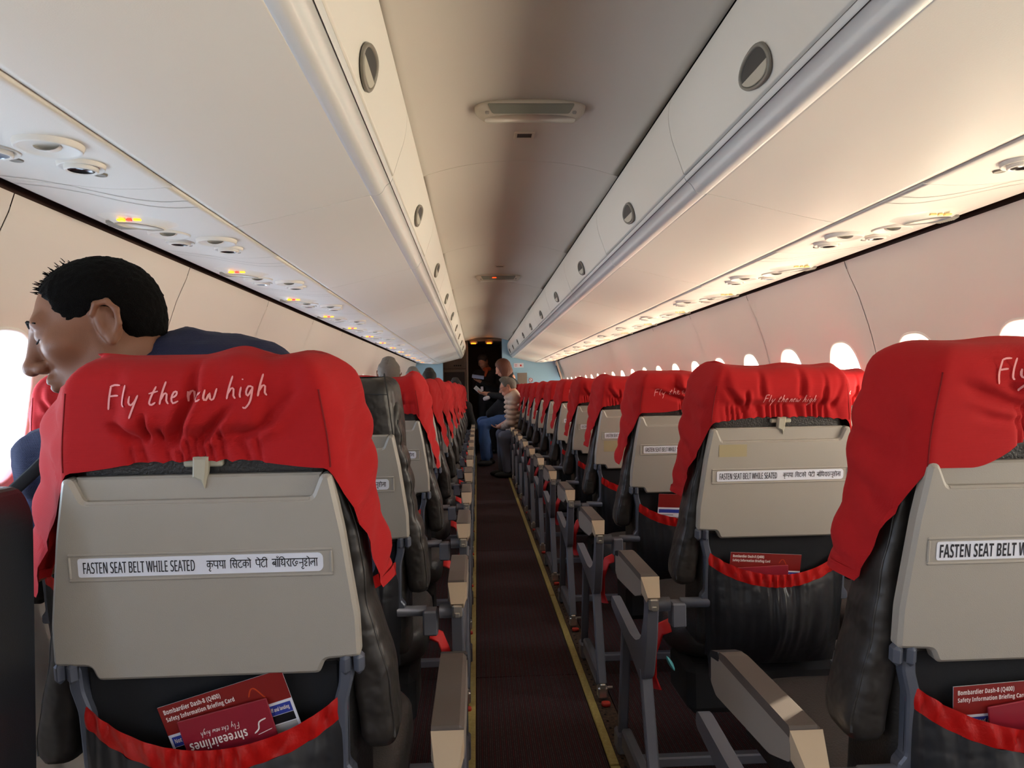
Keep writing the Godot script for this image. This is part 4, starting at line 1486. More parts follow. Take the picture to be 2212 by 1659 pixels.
	for i in 17:
		var f := i / 16.0
		var row := PackedVector3Array()
		for j in NU + 1:
			var u := -1.0 + 2.0 * j / NU
			var p := pocket_point(u, 1.0)
			var fold := 0.008 * sin(u * 7.0 + 1.0 + f * 1.5) * sin(f * PI) + 0.0022 * sin(u * 41.0 + 3.0 * sin(u * 6.0)) * exp(-f * 9.0) + 0.008 * sin(u * 12.0 + 2.0 * sin(u * 5.0) + f * 4.0) * exp(-f * 2.2) * sin(minf(f * 5.0, 1.0) * PI / 2)
			var bul := 0.5 * sin(f * PI * 0.9) * 0.05 * (1.0 - u * u * u * u)
			row.append(Vector3(p.x * lerpf(1.0, 0.9, f * f), lerpf(p.y, -0.47, f), (p.z - 0.002) * (1.0 - f * f) + bul + fold * (1.0 - u * u) + 0.002))
		rp.append(row)
	loft(pouch, rp, false, false)
	parts.band = done(band)
	parts.pouch = done(pouch)
	st = begin()
	cbox(st, Vector3(0, -0.29, -0.002), Vector3(0.335, 0.32, 0.010), 0.004)
	parts.back_panel = done(st)
	st = begin(true)
	pillow(st, Vector3(0, 0.425, -0.37), Vector3(0.225, 0.062, 0.245), 0.42, 36, 14)
	parts.cushion = done(st)
	parts.skirt = box_mesh(Vector3(0, 0.31, -0.20), Vector3(0.40, 0.13, 0.20), 0.02)
	# headrest leather seams for the bare seat
	st = begin(true)
	for e in [-1, 1]:
		tube(st, [Vector3(e * 0.150, 0.28, -0.004), Vector3(e * 0.158, 0.22, 0.001), Vector3(e * 0.164, 0.16, 0.002), Vector3(e * 0.168, 0.12, 0.002)], [0.0015], 6)
	tube(st, [Vector3(-0.155, 0.232, 0.001), Vector3(-0.05, 0.236, 0.003), Vector3(0.05, 0.236, 0.003), Vector3(0.155, 0.230, 0.001)], [0.0012], 6)
	parts.seam = done(st)
	for s in [-1, 1]:
		build_aisle_parts(s)

func pocket_point(u: float, f: float) -> Vector3:
	# f: 0 top of the elastic band .. 1 its lower edge
	var sag := -0.175 - 0.048 * (1.0 - u * u) + 0.010 * pow(absf(u), 6.0)
	var ruff := pow(absf(sin(u * 19.0 + 2.1 * sin(u * 7.0) + f * 0.9)), 0.7) * 1.3 - 0.7 + 0.5 * sin(u * 47.0 + 3.0 * sin(u * 5.0) - f * 1.4)
	var n := 0.010 + 0.040 * (1.0 - u * u) + 0.0048 * ruff * (0.5 + 0.5 * absf(sin(f * PI)))
	return Vector3(u * 0.178, sag - 0.032 * f + 0.0014 * ruff * (1.0 - f), n)

# armrest, side frame and legs on the aisle side; s = direction of the aisle
func build_aisle_parts(s: int) -> void:
	var xa := s * 0.312
	# polygons are drawn as (forward, y) and extruded along x
	var T := Transform3D(Basis(Vector3(0, 0, -1), Vector3(0, 1, 0), Vector3(1, 0, 0)), Vector3(xa - 0.023, 0, 0))
	var st := begin()
	extrude(st, rounded([Vector2(0.025, 0.617), Vector2(0.345, 0.617), Vector2(0.372, 0.606), Vector2(0.374, 0.560), Vector2(0.345, 0.545), Vector2(0.10, 0.560), Vector2(0.025, 0.584)], 0.008, 3), 0.046, 0.003, T)
	parts["arm_body%d" % s] = done(st)
	st = begin()
	extrude(st, rounded([Vector2(0.026, 0.616), Vector2(0.325, 0.616), Vector2(0.325, 0.630), Vector2(0.29, 0.634), Vector2(0.026, 0.633)], 0.006, 3), 0.0455, 0.006, T.translated(Vector3(0.0003, 0, 0)))
	parts["arm_pad%d" % s] = done(st)
	st = begin()
	# front plastic nose
	extrude(st, rounded([Vector2(0.325, 0.612), Vector2(0.325, 0.629), Vector2(0.368, 0.618), Vector2(0.381, 0.600), Vector2(0.381, 0.565), Vector2(0.372, 0.562), Vector2(0.370, 0.606)], 0.004, 2), 0.048, 0.004, T.translated(Vector3(-0.001, 0, 0)))
	parts["arm_nose%d" % s] = done(st)
	st = begin()
	# beige rear cap, narrowing downwards
	var a := [Vector3(xa - 0.023, 0.628, -0.024), Vector3(xa + 0.023, 0.628, -0.024), Vector3(xa + 0.015, 0.586, 0.014), Vector3(xa - 0.015, 0.586, 0.014)]
	var b := [Vector3(xa - 0.023, 0.590, -0.030), Vector3(xa + 0.023, 0.590, -0.030), Vector3(xa + 0.015, 0.570, -0.005), Vector3(xa - 0.015, 0.570, -0.005)]
	quad(st, a[0], a[1], a[2], a[3])
	quad(st, b[0], b[1], b[2], b[3])
	for i in 4:
		quad(st, a[i], a[(i + 1) % 4], b[(i + 1) % 4], b[i])
	parts["arm_cap%d" % s] = done(st)
	st = begin()
	cbox(st, Vector3(xa, 0.568, 0.008), Vector3(0.024, 0.030, 0.016), 0.004)
	cbox(st, Vector3(xa, 0.560, 0.017), Vector3(0.012, 0.012, 0.006), 0.002)
	parts["arm_hinge%d" % s] = done(st)
	st = begin(true)
	tube(st, [Vector3(xa, 0.563, -0.012), Vector3(s * 0.268, 0.563, -0.012)], [0.017], 14)
	tube(st, [Vector3(s * 0.236, 0.560, -0.030), Vector3(s * 0.165, 0.560, -0.030)], [0.013], 12)
	st.set_smooth_group(-1)
	cbox(st, Vector3(s * 0.246, 0.535, -0.025), Vector3(0.036, 0.060, 0.045), 0.004)
	parts["pivot%d" % s] = done(st)
	# side frame plate
	st = begin()
	var TF := Transform3D(T.basis, Vector3(xa - 0.014, 0, 0))
	extrude(st, rounded([Vector2(-0.012, 0.575), Vector2(0.030, 0.575), Vector2(0.045, 0.52), Vector2(0.085, 0.455), Vector2(0.15, 0.43), Vector2(0.22, 0.425), Vector2(0.50, 0.455), Vector2(0.51, 0.42), Vector2(0.22, 0.372), Vector2(0.10, 0.345), Vector2(0.055, 0.365), Vector2(0.015, 0.46)], 0.02, 4), 0.028, 0.004, TF)
	parts["side_frame%d" % s] = done(st)
	# legs
	st = begin()
	leg(st, Vector3(xa, 0.375, -0.10), Vector3(xa, 0.060, 0.0), 0.030, 0.024)
	parts["rear_leg%d" % s] = done(st)
	st = begin()
	leg(st, Vector3(xa, 0.40, -0.34), Vector3(xa, 0.05, -0.43), 0.028, 0.022)
	cbox(st, Vector3(xa, 0.035, -0.43), Vector3(0.04, 0.06, 0.07), 0.006)
	parts["front_leg%d" % s] = done(st)
	st = begin()
	cbox(st, Vector3(xa, 0.035, 0.0), Vector3(0.034, 0.040, 0.040), 0.005)
	cbox(st, Vector3(xa, 0.058, 0.014), Vector3(0.020, 0.018, 0.016), 0.003)
	tube(st, [Vector3(xa + s * -0.017, 0.050, 0.006), Vector3(xa + s * -0.035, 0.050, 0.006)], [0.005], 8)
	parts["foot_clamp%d" % s] = done(st)
	st = begin(true)
	pillow(st, Vector3(xa + 0.004, 0.012, 0.050), Vector3(0.016, 0.008, 0.012), 0.6, 12, 8)
	parts["lock_knob%d" % s] = done(st)
	st = begin()
	cbox(st, Vector3(s * 0.06, 0.075, -0.22), Vector3(0.48, 0.028, 0.03), 0.004)
	cbox(st, Vector3(xa, 0.07, -0.20), Vector3(0.03, 0.06, 0.34), 0.006)
	parts["bag_bar%d" % s] = done(st)
	# buckle strap hanging at the aisle edge of the cushion
	st = begin(true)
	tube(st, [Vector3(s * 0.235, 0.47, -0.14), Vector3(s * 0.262, 0.455, -0.15), Vector3(s * 0.282, 0.40, -0.155), Vector3(s * 0.285, 0.335, -0.15), Vector3(s * 0.272, 0.30, -0.15)], [Vector2(0.0025, 0.022)], 8, Vector3.RIGHT)
	parts["strap%d" % s] = done(st)

func leg(st: SurfaceTool, a: Vector3, b: Vector3, w: float, d: float) -> void:
	var y := (a - b).normalized()
	var x := Vector3.RIGHT
	var z := x.cross(y)
	cbox(st, (a + b) / 2, Vector3(w, a.distance_to(b), d), 0.004, Basis(x, y, z))

# one seat with all its parts; aisle: -1 / 1 direction of the aisle, 0 for a window seat
func make_seat(aisle: int, cover: int) -> Node3D:
	var t := Node3D.new()
	var B := back_xf()
	inst(t, "seat_cushion", parts.cushion, "leather")
	inst(t, "under_seat_skirt", parts.skirt, "back_cloth")
	inst(t, "backrest", parts.back if cover >= 0 else parts.back_bare, "leather" if cover >= 0 else "leather_soft", B)
	for s in [-1, 1]:
		inst(t, "side_bolster", parts[("bolster%d" if cover >= 0 else "bolster_quilt%d") % s], "leather_soft", B * Transform3D(Basis.IDENTITY, Vector3(-0.018, -0.02, -0.02)) if cover == 0 and s < 0 else B)
	if cover < 0:
		inst(t, "seam", parts.seam, "stitch", B)
	inst(t, "rear_panel", parts.back_panel, "back_cloth", B)
	var tray := inst(t, "tray_table", parts.tray, "tray_plastic", B * Transform3D(Basis.from_scale(Vector3(0.965, 1, 1)), Vector3.ZERO))
	inst(tray, "ledge", parts.ledge, "tray_plastic")
	inst(tray, "placard_rim", parts.rim, "tray_plastic")
	inst(tray, "placard", parts.placard, "placard_white", Transform3D.IDENTITY, "white seat belt placard")
	var big := cover == 3
	inst(tray, "lettering", parts.lettering_big if big else parts.lettering, "ink")
	inst(tray, "lettering", parts.nepali_small if big else parts.nepali, "ink")
	inst(t, "tray_latch", parts.latch, "latch_plastic", B)
	for s in [-1, 1]:
		inst(t, "tray_arm", parts["tray_arm%d" % s], "arm_metal", B)
	var pk := inst(t, "seat_pocket", parts.pouch, "pocket_vinyl", B)
	inst(pk, "elastic_band", parts.band, "red_vinyl", Transform3D.IDENTITY, "red gathered elastic band")
	if cover >= 0:
		var cv := inst(t, "headrest_cover", parts["cover%d" % cover], "red_fabric", B, "red fabric headrest cover")
		for e in [-1, 1]:
			inst(cv, "stitched_seam", parts["cover_seam%d_%d" % [cover, e]], "red_thread")
		inst(cv, "script_lettering", parts["script%d" % cover], "script_pink", Transform3D.IDENTITY, "pale handwritten line on the red cloth")
	if aisle != 0:
		var ar := inst(t, "armrest", parts["arm_body%d" % aisle], "armrest_body")
		inst(ar, "pad", parts["arm_pad%d" % aisle], "armrest_pad")
		inst(ar, "nose", parts["arm_nose%d" % aisle], "dark_plastic")
		inst(ar, "end_cap", parts["arm_cap%d" % aisle], "armrest_cap")
		inst(ar, "hinge", parts["arm_hinge%d" % aisle], "bright_metal")
		inst(t, "pivot", parts["pivot%d" % aisle], "frame_metal")
		inst(t, "side_frame", parts["side_frame%d" % aisle], "frame_metal")
		var rl := inst(t, "leg", parts["rear_leg%d" % aisle], "frame_metal")
		inst(rl, "foot_clamp", parts["foot_clamp%d" % aisle], "bright_metal")
		inst(rl, "lock_knob", parts["lock_knob%d" % aisle], "knob_orange")
		inst(t, "leg", parts["front_leg%d" % aisle], "frame_metal")
		inst(t, "baggage_bar", parts["bag_bar%d" % aisle], "frame_metal")
		inst(t, "belt_strap", parts["strap%d" % aisle], "red_strap")
	else:
		var st := begin()
		for z in [-0.02, -0.42]:
			cbox(st, Vector3(0, 0.21, z), Vector3(0.028, 0.38, 0.03), 0.004)
		inst(t, "leg", done(st), "frame_metal")
	return t

func row_dist(k: int) -> float:
	return ROW0 + k * PITCH

func build_seats() -> void:
	build_parts()
	var protos := {}
	for side in [-1, 1]:
		var which: String = "left" if side < 0 else "right"
		for k in ROWS:
			for window in [0, 1]:
				if window == 1 and k == 0:
					continue      # wholly outside the picture
				var x: float = (-0.533 if side < 0 and k == 0 else -0.54 if side < 0 else 0.58 if k == 0 else 0.56) + side * window * 0.49
				var cover: int = [1, 2, 3, 1, 2][(k + window) % 5]
				if window == 0:
					if side < 0:
						cover = 0 if k == 0 else -1 if k == 1 else [2, 1, 2, 1][k % 4]
					else:
						cover = 3 if k == 0 else 1 if k == 1 else 2 if k == 2 else [1, 2, 2, 1][k % 4]
				elif cover == 3:
					cover = 1
				var key := "%d_%d" % [0 if window else -side, cover]
				if not protos.has(key):
					protos[key] = make_seat(0 if window else -side, cover)
				var o: Node3D = protos[key].duplicate()
				o.name = numbered("passenger_seat")
				add_child(o)
				o.position = Vector3(x, 0, -row_dist(k) + (0.04 if side > 0 and k == 0 else 0.0))
				var where: String = "window" if window else "aisle"
				var lab: String
				if cover < 0:
					lab = "grey leather aisle seat without red cover, second row left of the aisle"
				else:
					lab = "red-covered %s seat with beige tray, %s row %s of the aisle" % [where, ORD[k], which]
				tag(o, lab, "seat", "%s seats on the %s" % [where, which])
	for key in protos:
		protos[key].free()

# ------------------------------------------------------------------ cards in the pockets
func build_literature() -> void:
	# [side, row, x, v (top left corner above floor), width, height, angle, kind]
	var cards := [
		[-1, 0, -0.071, 0.684, 0.172, 0.13, 16.5, 0, "tilted safety card with red header in the front left seat pocket"],
		[1, 0, -0.120, 0.690, 0.172, 0.13, 3.0, 0, "safety card with red header in the front right seat pocket"],
		[1, 1, -0.116, 0.690, 0.178, 0.13, -4.0, 0, "safety card with red header in the second row right pocket"],
		[1, 2, -0.100, 0.722, 0.150, 0.15, -3.0, 1, "white list card with red top in the third row right pocket"]]
	for c in cards:
		var o := pocket_frame("safety_card", c, 0.022)
		tag(o, c[8], "safety card", "safety cards in the seat pockets")
		var w: float = c[4]
		var h: float = c[5]
		inst(o, "sheet", box_mesh(Vector3(w / 2, -h / 2, -0.0006), Vector3(w, h, 0.001)), "card_edge")
		var st := begin()
		var q := [Vector3(0, 0, 0.0002), Vector3(w, 0, 0.0002), Vector3(w, -h, 0.0002), Vector3(0, -h, 0.0002)]
		var uv := [Vector2(0, 0), Vector2(1, 0), Vector2(1, 1), Vector2(0, 1)]
		for i in [0, 1, 2, 0, 2, 3]:
			st.set_uv(uv[i])
			st.add_vertex(q[i])
		inst(o, "printed_face", done(st), "card_print" if c[7] == 0 else "card_print_list")
		if c[7] == 0:
			for ln in [["Bombardier Dash-8 (Q400)", 0.006, -0.0095, 0.078, 0.0085], ["Safety Information Briefing Card", 0.006, -0.0205, 0.094, 0.0085], ["Not permitted at any time", 0.006, -0.0525, 0.072, 0.0085], ["Not permitted during take-off and landing", 0.0895, -0.0525, 0.076, 0.0075]]:
				inst(o, "lettering", text_mesh(ln[0], ln[3], ln[4], true), "card_text", Transform3D(Basis.IDENTITY, Vector3(ln[1], ln[2], 0.0006)))
	var leaf := [
		[-1, 0, -0.044, 0.667, 0.122, 0.13, 14.0, 0, "dark red leaflet printed upside down in the front left seat pocket"],
		[1, 0, -0.075, 0.663, 0.125, 0.13, 9.0, 1, "plain dark red leaflet in the front right seat pocket"],
		[1, 1, -0.100, 0.652, 0.126, 0.12, 1.5, 1, "plain dark red leaflet in the second row right pocket"]]
	for c in leaf:
		var o := pocket_frame("leaflet", c, 0.029)
		tag(o, c[8], "leaflet", "red leaflets in the seat pockets")
		var w: float = c[4]
		var h: float = c[5]
		inst(o, "sheet", box_mesh(Vector3(w / 2, -h / 2, -0.001), Vector3(w, h, 0.003), 0.0008), "leaflet_red")
		if c[7] == 0:
			var up := Basis(Vector3.BACK, PI)
			inst(o, "lettering", text_mesh("shreeairlines", 0.078, 0.014, true), "card_text", Transform3D(up, Vector3(0.085, -0.040, 0.0012)))
			var st := begin()
			var sx := 0.052 / 9.5
			for s in SCRIPT:
				var pts := []
				for p in s:
					pts.append(Vector2(0.078 - p.x * sx, -0.022 - p.y * 0.008))
				stroke(st, pts, 0.0007, func(p: Vector2) -> Vector3: return Vector3(p.x, p.y, 0.0012))
			inst(o, "script_lettering", done(st), "card_text")
			st = begin()
			stroke(st, [Vector2(0.114, -0.026), Vector2(0.104, -0.029), Vector2(0.101, -0.038), Vector2(0.094, -0.043)], 0.0020, func(p: Vector2) -> Vector3: return Vector3(p.x, p.y, 0.0012))
			stroke(st, [Vector2(0.118, -0.042), Vector2(0.098, -0.046)], 0.0010, func(p: Vector2) -> Vector3: return Vector3(p.x, p.y, 0.0012))
			inst(o, "swoosh_emblem", done(st), "card_text")

func pocket_frame(called: String, c: Array, n: float) -> Node3D:
	var o := Node3D.new()
	o.name = numbered(called)
	add_child(o)
	var x: float = -0.533 if c[0] < 0 else 0.58 if c[1] == 0 else 0.56
	var B := back_xf()
	B.origin += Vector3(x, 0, -row_dist(c[1]) + (0.04 if c[0] > 0 and c[1] == 0 else 0.0))
	var v: float = c[3] - BACK_Y
	o.transform = B * Transform3D(Basis(Vector3.BACK, c[6] * DEG), Vector3(c[2], v, n))
	return o

# ------------------------------------------------------------------ people: distance fields meshed as surface nets
func cap(a: Vector3, b: Vector3, ra: float, rb: float, k := 0.02) -> Array:
	return [0, a, b, ra, rb, k]

func ell(c: Vector3, r: Vector3, k := 0.02, b := Basis.IDENTITY) -> Array:
	return [1, c, r, b.inverse(), 0.0, k]

func cut(c: Vector3, r: Vector3, k := 0.01, b := Basis.IDENTITY) -> Array:
	return [2, c, r, b.inverse(), 0.0, k]

func half(p: Vector3, n: Vector3, k := 0.01) -> Array:
	return [3, p, n.normalized(), Basis.IDENTITY, 0.0, k]

func chain(pts: Array, r: float) -> Array:
	var out := []
	for i in pts.size() - 1:
		out.append(cap(pts[i], pts[i + 1], r, r, 0.02))
	return out

func prim(q: Array, p: Vector3) -> float:
	if q[0] == 0:
		var a: Vector3 = q[1]
		var ab: Vector3 = q[2] - a
		var t := clampf((p - a).dot(ab) / maxf(ab.length_squared(), 1e-9), 0.0, 1.0)
		return p.distance_to(a + ab * t) - lerpf(q[3], q[4], t)
	if q[0] == 3:
		return (p - q[1]).dot(q[2])
	var l: Vector3 = q[3] * (p - q[1])
	var r: Vector3 = q[2]
	var k0 := (l / r).length()
	var k1 := (l / (r * r)).length()
	return k0 * (k0 - 1.0) / k1 if k1 > 1e-9 else -minf(r.x, minf(r.y, r.z))

func field(ps: Array, p: Vector3) -> float:
	var d := 1e3
	for q in ps:
		var e := prim(q, p)
		var k: float = q[5]
		if q[0] >= 2:
			if q[0] == 2:
				e = -e
			var h := maxf(k - absf(d - e), 0.0) / k
			d = maxf(d, e) + h * h * k * 0.25
		else:
			var h := maxf(k - absf(d - e), 0.0) / k
			d = minf(d, e) - h * h * k * 0.25
	return d

func sdf_mesh(ps: Array, cell: float, warp = null) -> ArrayMesh:
	var lo := Vector3.ONE * 1e3
	var hi := -lo
	for q in ps:
		if q[0] == 0:
			for e in [[q[1], q[3]], [q[2], q[4]]]:
				lo = lo.min(e[0] - Vector3.ONE * e[1])
				hi = hi.max(e[0] + Vector3.ONE * e[1])
		elif q[0] == 1:
			var m := maxf(q[2].x, maxf(q[2].y, q[2].z))
			lo = lo.min(q[1] - Vector3.ONE * m)
			hi = hi.max(q[1] + Vector3.ONE * m)
	lo -= Vector3.ONE * (cell * 3 + 0.012)
	hi += Vector3.ONE * (cell * 3 + 0.012)
	var K := 4
	var bs := cell * K
	var nb := Vector3i(((hi - lo) / bs).ceil())
	var nx := nb.x * K + 1
	var ny := nb.y * K + 1
	var nz := nb.z * K + 1
	var val := PackedFloat32Array()
	val.resize(nx * ny * nz)
	val.fill(1e9)
	var cellv := PackedInt32Array()
	cellv.resize(nx * ny * nz)
	cellv.fill(-1)
	var blocks := []
	var reach := bs * 0.87
	for bz in nb.z:
		for by in nb.y:
			for bx in nb.x:
				var c := lo + (Vector3(bx, by, bz) + Vector3.ONE * 0.5) * bs
				var near := []
				var dm := 1e3
				for q in ps:
					var e := prim(q, c)
					if q[0] >= 2:
						near.append(q)
					else:
						dm = minf(dm, e)
						if e < reach * 2.2 + 0.06:
							near.append(q)
				if dm > reach * 1.25 + 0.03:
					continue
				var d := field(near, c)
				if absf(d) > reach * 1.5 + 0.012:
					continue
				blocks.append(Vector3i(bx, by, bz))
				for k in K + 1:
					for j in K + 1:
						for i in K + 1:
							var ix := bx * K + i + nx * (by * K + j + ny * (bz * K + k))
							if val[ix] > 1e8:
								var p := lo + Vector3(bx * K + i, by * K + j, bz * K + k) * cell
								val[ix] = field(near, p) + (warp.call(p) if warp != null else 0.0)
	var verts := PackedVector3Array()
	var cells := []
	var sx := 1
	var sy := nx
	var sz := nx * ny
	var E := [[0, 1], [2, 3], [4, 5], [6, 7], [0, 2], [1, 3], [4, 6], [5, 7], [0, 4], [1, 5], [2, 6], [3, 7]]
	var off := [0, sx, sy, sx + sy, sz, sx + sz, sy + sz, sx + sy + sz]
	var cor := [Vector3(0, 0, 0), Vector3(1, 0, 0), Vector3(0, 1, 0), Vector3(1, 1, 0), Vector3(0, 0, 1), Vector3(1, 0, 1), Vector3(0, 1, 1), Vector3(1, 1, 1)]
	for b in blocks:
		for k in K:
			for j in K:
				for i in K:
					var ix: int = b.x * K + i + nx * (b.y * K + j + ny * (b.z * K + k))
					var inside := 0
					for c in 8:
						if val[ix + off[c]] < 0.0:
							inside += 1
					if inside == 0 or inside == 8:
						continue
					var s := Vector3.ZERO
					var n := 0
					for e in E:
						var va := val[ix + off[e[0]]]
						var vb := val[ix + off[e[1]]]
						if (va < 0.0) != (vb < 0.0):
							s += (cor[e[0]] as Vector3).lerp(cor[e[1]], va / (va - vb))
							n += 1
					cellv[ix] = verts.size()
					verts.append(lo + (Vector3(b.x * K + i, b.y * K + j, b.z * K + k) + s / n) * cell)
					cells.append(ix)
	var idx := PackedInt32Array()
	for ix in cells:
		for ax in 3:
			var s1: int = [sx, sy, sz][ax]
			var s2: int = [sy, sz, sx][ax]
			var s3: int = [sz, sx, sy][ax]
			if ix - s2 < 0 or ix - s3 < 0 or ix - s2 - s3 < 0:
				continue
			var ia := val[ix] < 0.0
			if ia == (val[ix + s1] < 0.0):
				continue
			var a := cellv[ix]
			var b2 := cellv[ix - s2]
			var c2 := cellv[ix - s2 - s3]
			var d2 := cellv[ix - s3]
			if b2 < 0 or c2 < 0 or d2 < 0:
				continue
			if ia:
				idx.append_array([a, c2, b2, a, d2, c2])
			else:
				idx.append_array([a, b2, c2, a, c2, d2])
	var nor := PackedVector3Array()
	nor.resize(verts.size())
	for i in range(0, idx.size(), 3):
		var f := (verts[idx[i + 2]] - verts[idx[i]]).cross(verts[idx[i + 1]] - verts[idx[i]])
		for k in 3:
			nor[idx[i + k]] += f
	for i in nor.size():
		nor[i] = nor[i].normalized()
	var arr := []
	arr.resize(Mesh.ARRAY_MAX)
	arr[Mesh.ARRAY_VERTEX] = verts
	arr[Mesh.ARRAY_NORMAL] = nor
	arr[Mesh.ARRAY_INDEX] = idx
	var m := ArrayMesh.new()
	m.add_surface_from_arrays(Mesh.PRIMITIVE_TRIANGLES, arr)
	return m

# head in its own frame: looks to -z, up y, centre of the skull near the origin
func head_prims(sc := 1.0, jaw := 1.0) -> Array:
	var ps := [
		ell(Vector3(0, 0.026, 0.006), Vector3(0.074, 0.074, 0.089)),
		ell(Vector3(0, -0.030, -0.030), Vector3(0.060 * jaw, 0.080, 0.064), 0.03),
		ell(Vector3(0, -0.096, -0.064), Vector3(0.026 * jaw, 0.020, 0.022), 0.03),
		cap(Vector3(-0.050 * jaw, -0.055, -0.005), Vector3(-0.022, -0.092, -0.058), 0.020, 0.016, 0.03),
		cap(Vector3(0.050 * jaw, -0.055, -0.005), Vector3(0.022, -0.092, -0.058), 0.020, 0.016, 0.03),
		ell(Vector3(-0.043, -0.018, -0.062), Vector3(0.022, 0.020, 0.026), 0.025), ell(Vector3(0.043, -0.018, -0.062), Vector3(0.022, 0.020, 0.026), 0.025),
		cap(Vector3(-0.036, 0.022, -0.081), Vector3(0.036, 0.022, -0.081), 0.011, 0.011, 0.02),
		cut(Vector3(-0.032, 0.004, -0.101), Vector3(0.021, 0.011, 0.014), 0.012), cut(Vector3(0.032, 0.004, -0.101), Vector3(0.021, 0.011, 0.014), 0.012),
		ell(Vector3(-0.032, 0.003, -0.081), Vector3(0.0155, 0.0125, 0.0125), 0.005), ell(Vector3(0.032, 0.003, -0.081), Vector3(0.0155, 0.0125, 0.0125), 0.005),
		cap(Vector3(0, 0.012, -0.091), Vector3(0, -0.034, -0.113), 0.0085, 0.0115, 0.014),
		ell(Vector3(0, -0.038, -0.115), Vector3(0.0145, 0.0125, 0.0135), 0.008),
		ell(Vector3(-0.0145, -0.042, -0.101), Vector3(0.009, 0.0095, 0.013), 0.006), ell(Vector3(0.0145, -0.042, -0.101), Vector3(0.009, 0.0095, 0.013), 0.006),
		cut(Vector3(-0.007, -0.051, -0.110), Vector3(0.0045, 0.004, 0.006), 0.003), cut(Vector3(0.007, -0.051, -0.110), Vector3(0.0045, 0.004, 0.006), 0.003),
		ell(Vector3(0, -0.069, -0.088), Vector3(0.026, 0.016, 0.016), 0.012),
		cap(Vector3(-0.018, -0.0660, -0.0975), Vector3(0.018, -0.0660, -0.0975), 0.0058, 0.0058, 0.006),
		cap(Vector3(-0.015, -0.0785, -0.0945), Vector3(0.015, -0.0785, -0.0945), 0.0068, 0.0068, 0.006),
		cut(Vector3(0, -0.0722, -0.106), Vector3(0.024, 0.0016, 0.010), 0.003)]
	for s in [-1, 1]:
		ps.append(ell(Vector3(s * 0.074, -0.012, 0.010), Vector3(0.008, 0.030, 0.018), 0.008))
		var rim := [Vector3(0.076, 0.010, -0.006), Vector3(0.083, 0.022, 0.004), Vector3(0.087, 0.021, 0.020), Vector3(0.088, 0.005, 0.028), Vector3(0.084, -0.016, 0.024), Vector3(0.079, -0.034, 0.010)]
		for i in 5:
			var a: Vector3 = rim[i]
			var b: Vector3 = rim[i + 1]
			ps.append(cap(Vector3(s * a.x, a.y, a.z), Vector3(s * b.x, b.y, b.z), 0.0046, 0.0046, 0.004))
		ps.append(ell(Vector3(s * 0.078, -0.036, 0.006), Vector3(0.006, 0.010, 0.008), 0.004))
		ps.append(cut(Vector3(s * 0.086, -0.006, 0.008), Vector3(0.008, 0.014, 0.009), 0.004))
	ps.append(cap(Vector3(0, -0.060, 0.030), Vector3(0, -0.19, 0.055), 0.052, 0.060, 0.03))
	return ps

func short_hair() -> Array:
	return [ell(Vector3(0, 0.028, 0.008), Vector3(0.078, 0.078, 0.093)), ell(Vector3(0, -0.01, 0.045), Vector3(0.066, 0.066, 0.053), 0.03),
		cut(Vector3(0, -0.012, -0.112), Vector3(0.105, 0.106, 0.080), 0.006),
		cut(Vector3(-0.085, -0.055, -0.006), Vector3(0.05, 0.068, 0.046), 0.008), cut(Vector3(0.085, -0.055, -0.006), Vector3(0.05, 0.068, 0.046), 0.008),
		half(Vector3(0, -0.050, 0.07), Vector3(0, -1, -0.25), 0.008)]

func place(ps: Array, X: Transform3D, sc := 1.0) -> Array:
	# move primitives to world space so that head and body can be one surface
	var out := []
	for q in ps:
		var c: Array = q.duplicate()
		if q[0] == 0:
			c[1] = X * (q[1] * sc)
			c[2] = X * (q[2] * sc)
			c[3] = q[3] * sc
			c[4] = q[4] * sc
		elif q[0] == 3:
			c[1] = X * (q[1] * sc)
			c[2] = X.basis * q[2]
		else:
			c[1] = X * (q[1] * sc)
			c[2] = q[2] * sc
			c[3] = (q[3] as Basis) * X.basis.inverse()
		out.append(c)
	return out

# hand: palm centre and axes; fingers curl about the x axis of b (local: y to the finger tips, z out of the back of the hand)
func hand_prims(c: Vector3, b: Basis, curl: float, side: int) -> Array:
	var ps := [ell(c, Vector3(0.040, 0.046, 0.016), 0.01, b)]
	var lens := [0.066, 0.075, 0.070, 0.055]
	for i in 4:
		var base := c + b * Vector3(side * (-0.029 + i * 0.0195), 0.036, 0.0)
		var dir := b.y
		var ang := 0.0
		var p := base
		for j in 3:
			ang += curl
			var d := b.y * cos(ang) - b.z * sin(ang)
			var L: float = lens[i] * [0.45, 0.32, 0.23][j]
			ps.append(cap(p, p + d * L, 0.0088 - 0.0008 * j, 0.0082 - 0.0009 * j, 0.004))
			p += d * L
	var t0 := c + b * Vector3(side * -0.030, -0.020, -0.004)
	var t1 := t0 + b * Vector3(side * -0.024, 0.030, -0.010)
	var t2 := t1 + b * Vector3(side * 0.002, 0.028, -0.014)
	ps.append(cap(t0, t1, 0.0125, 0.0100, 0.008))
	ps.append(cap(t1, t2, 0.0100, 0.0085, 0.004))
	return ps

func build_people() -> void:
	man_in_navy()
	man_in_puffer()
	woman_in_jeans()
	attendant()
	passengers_left()

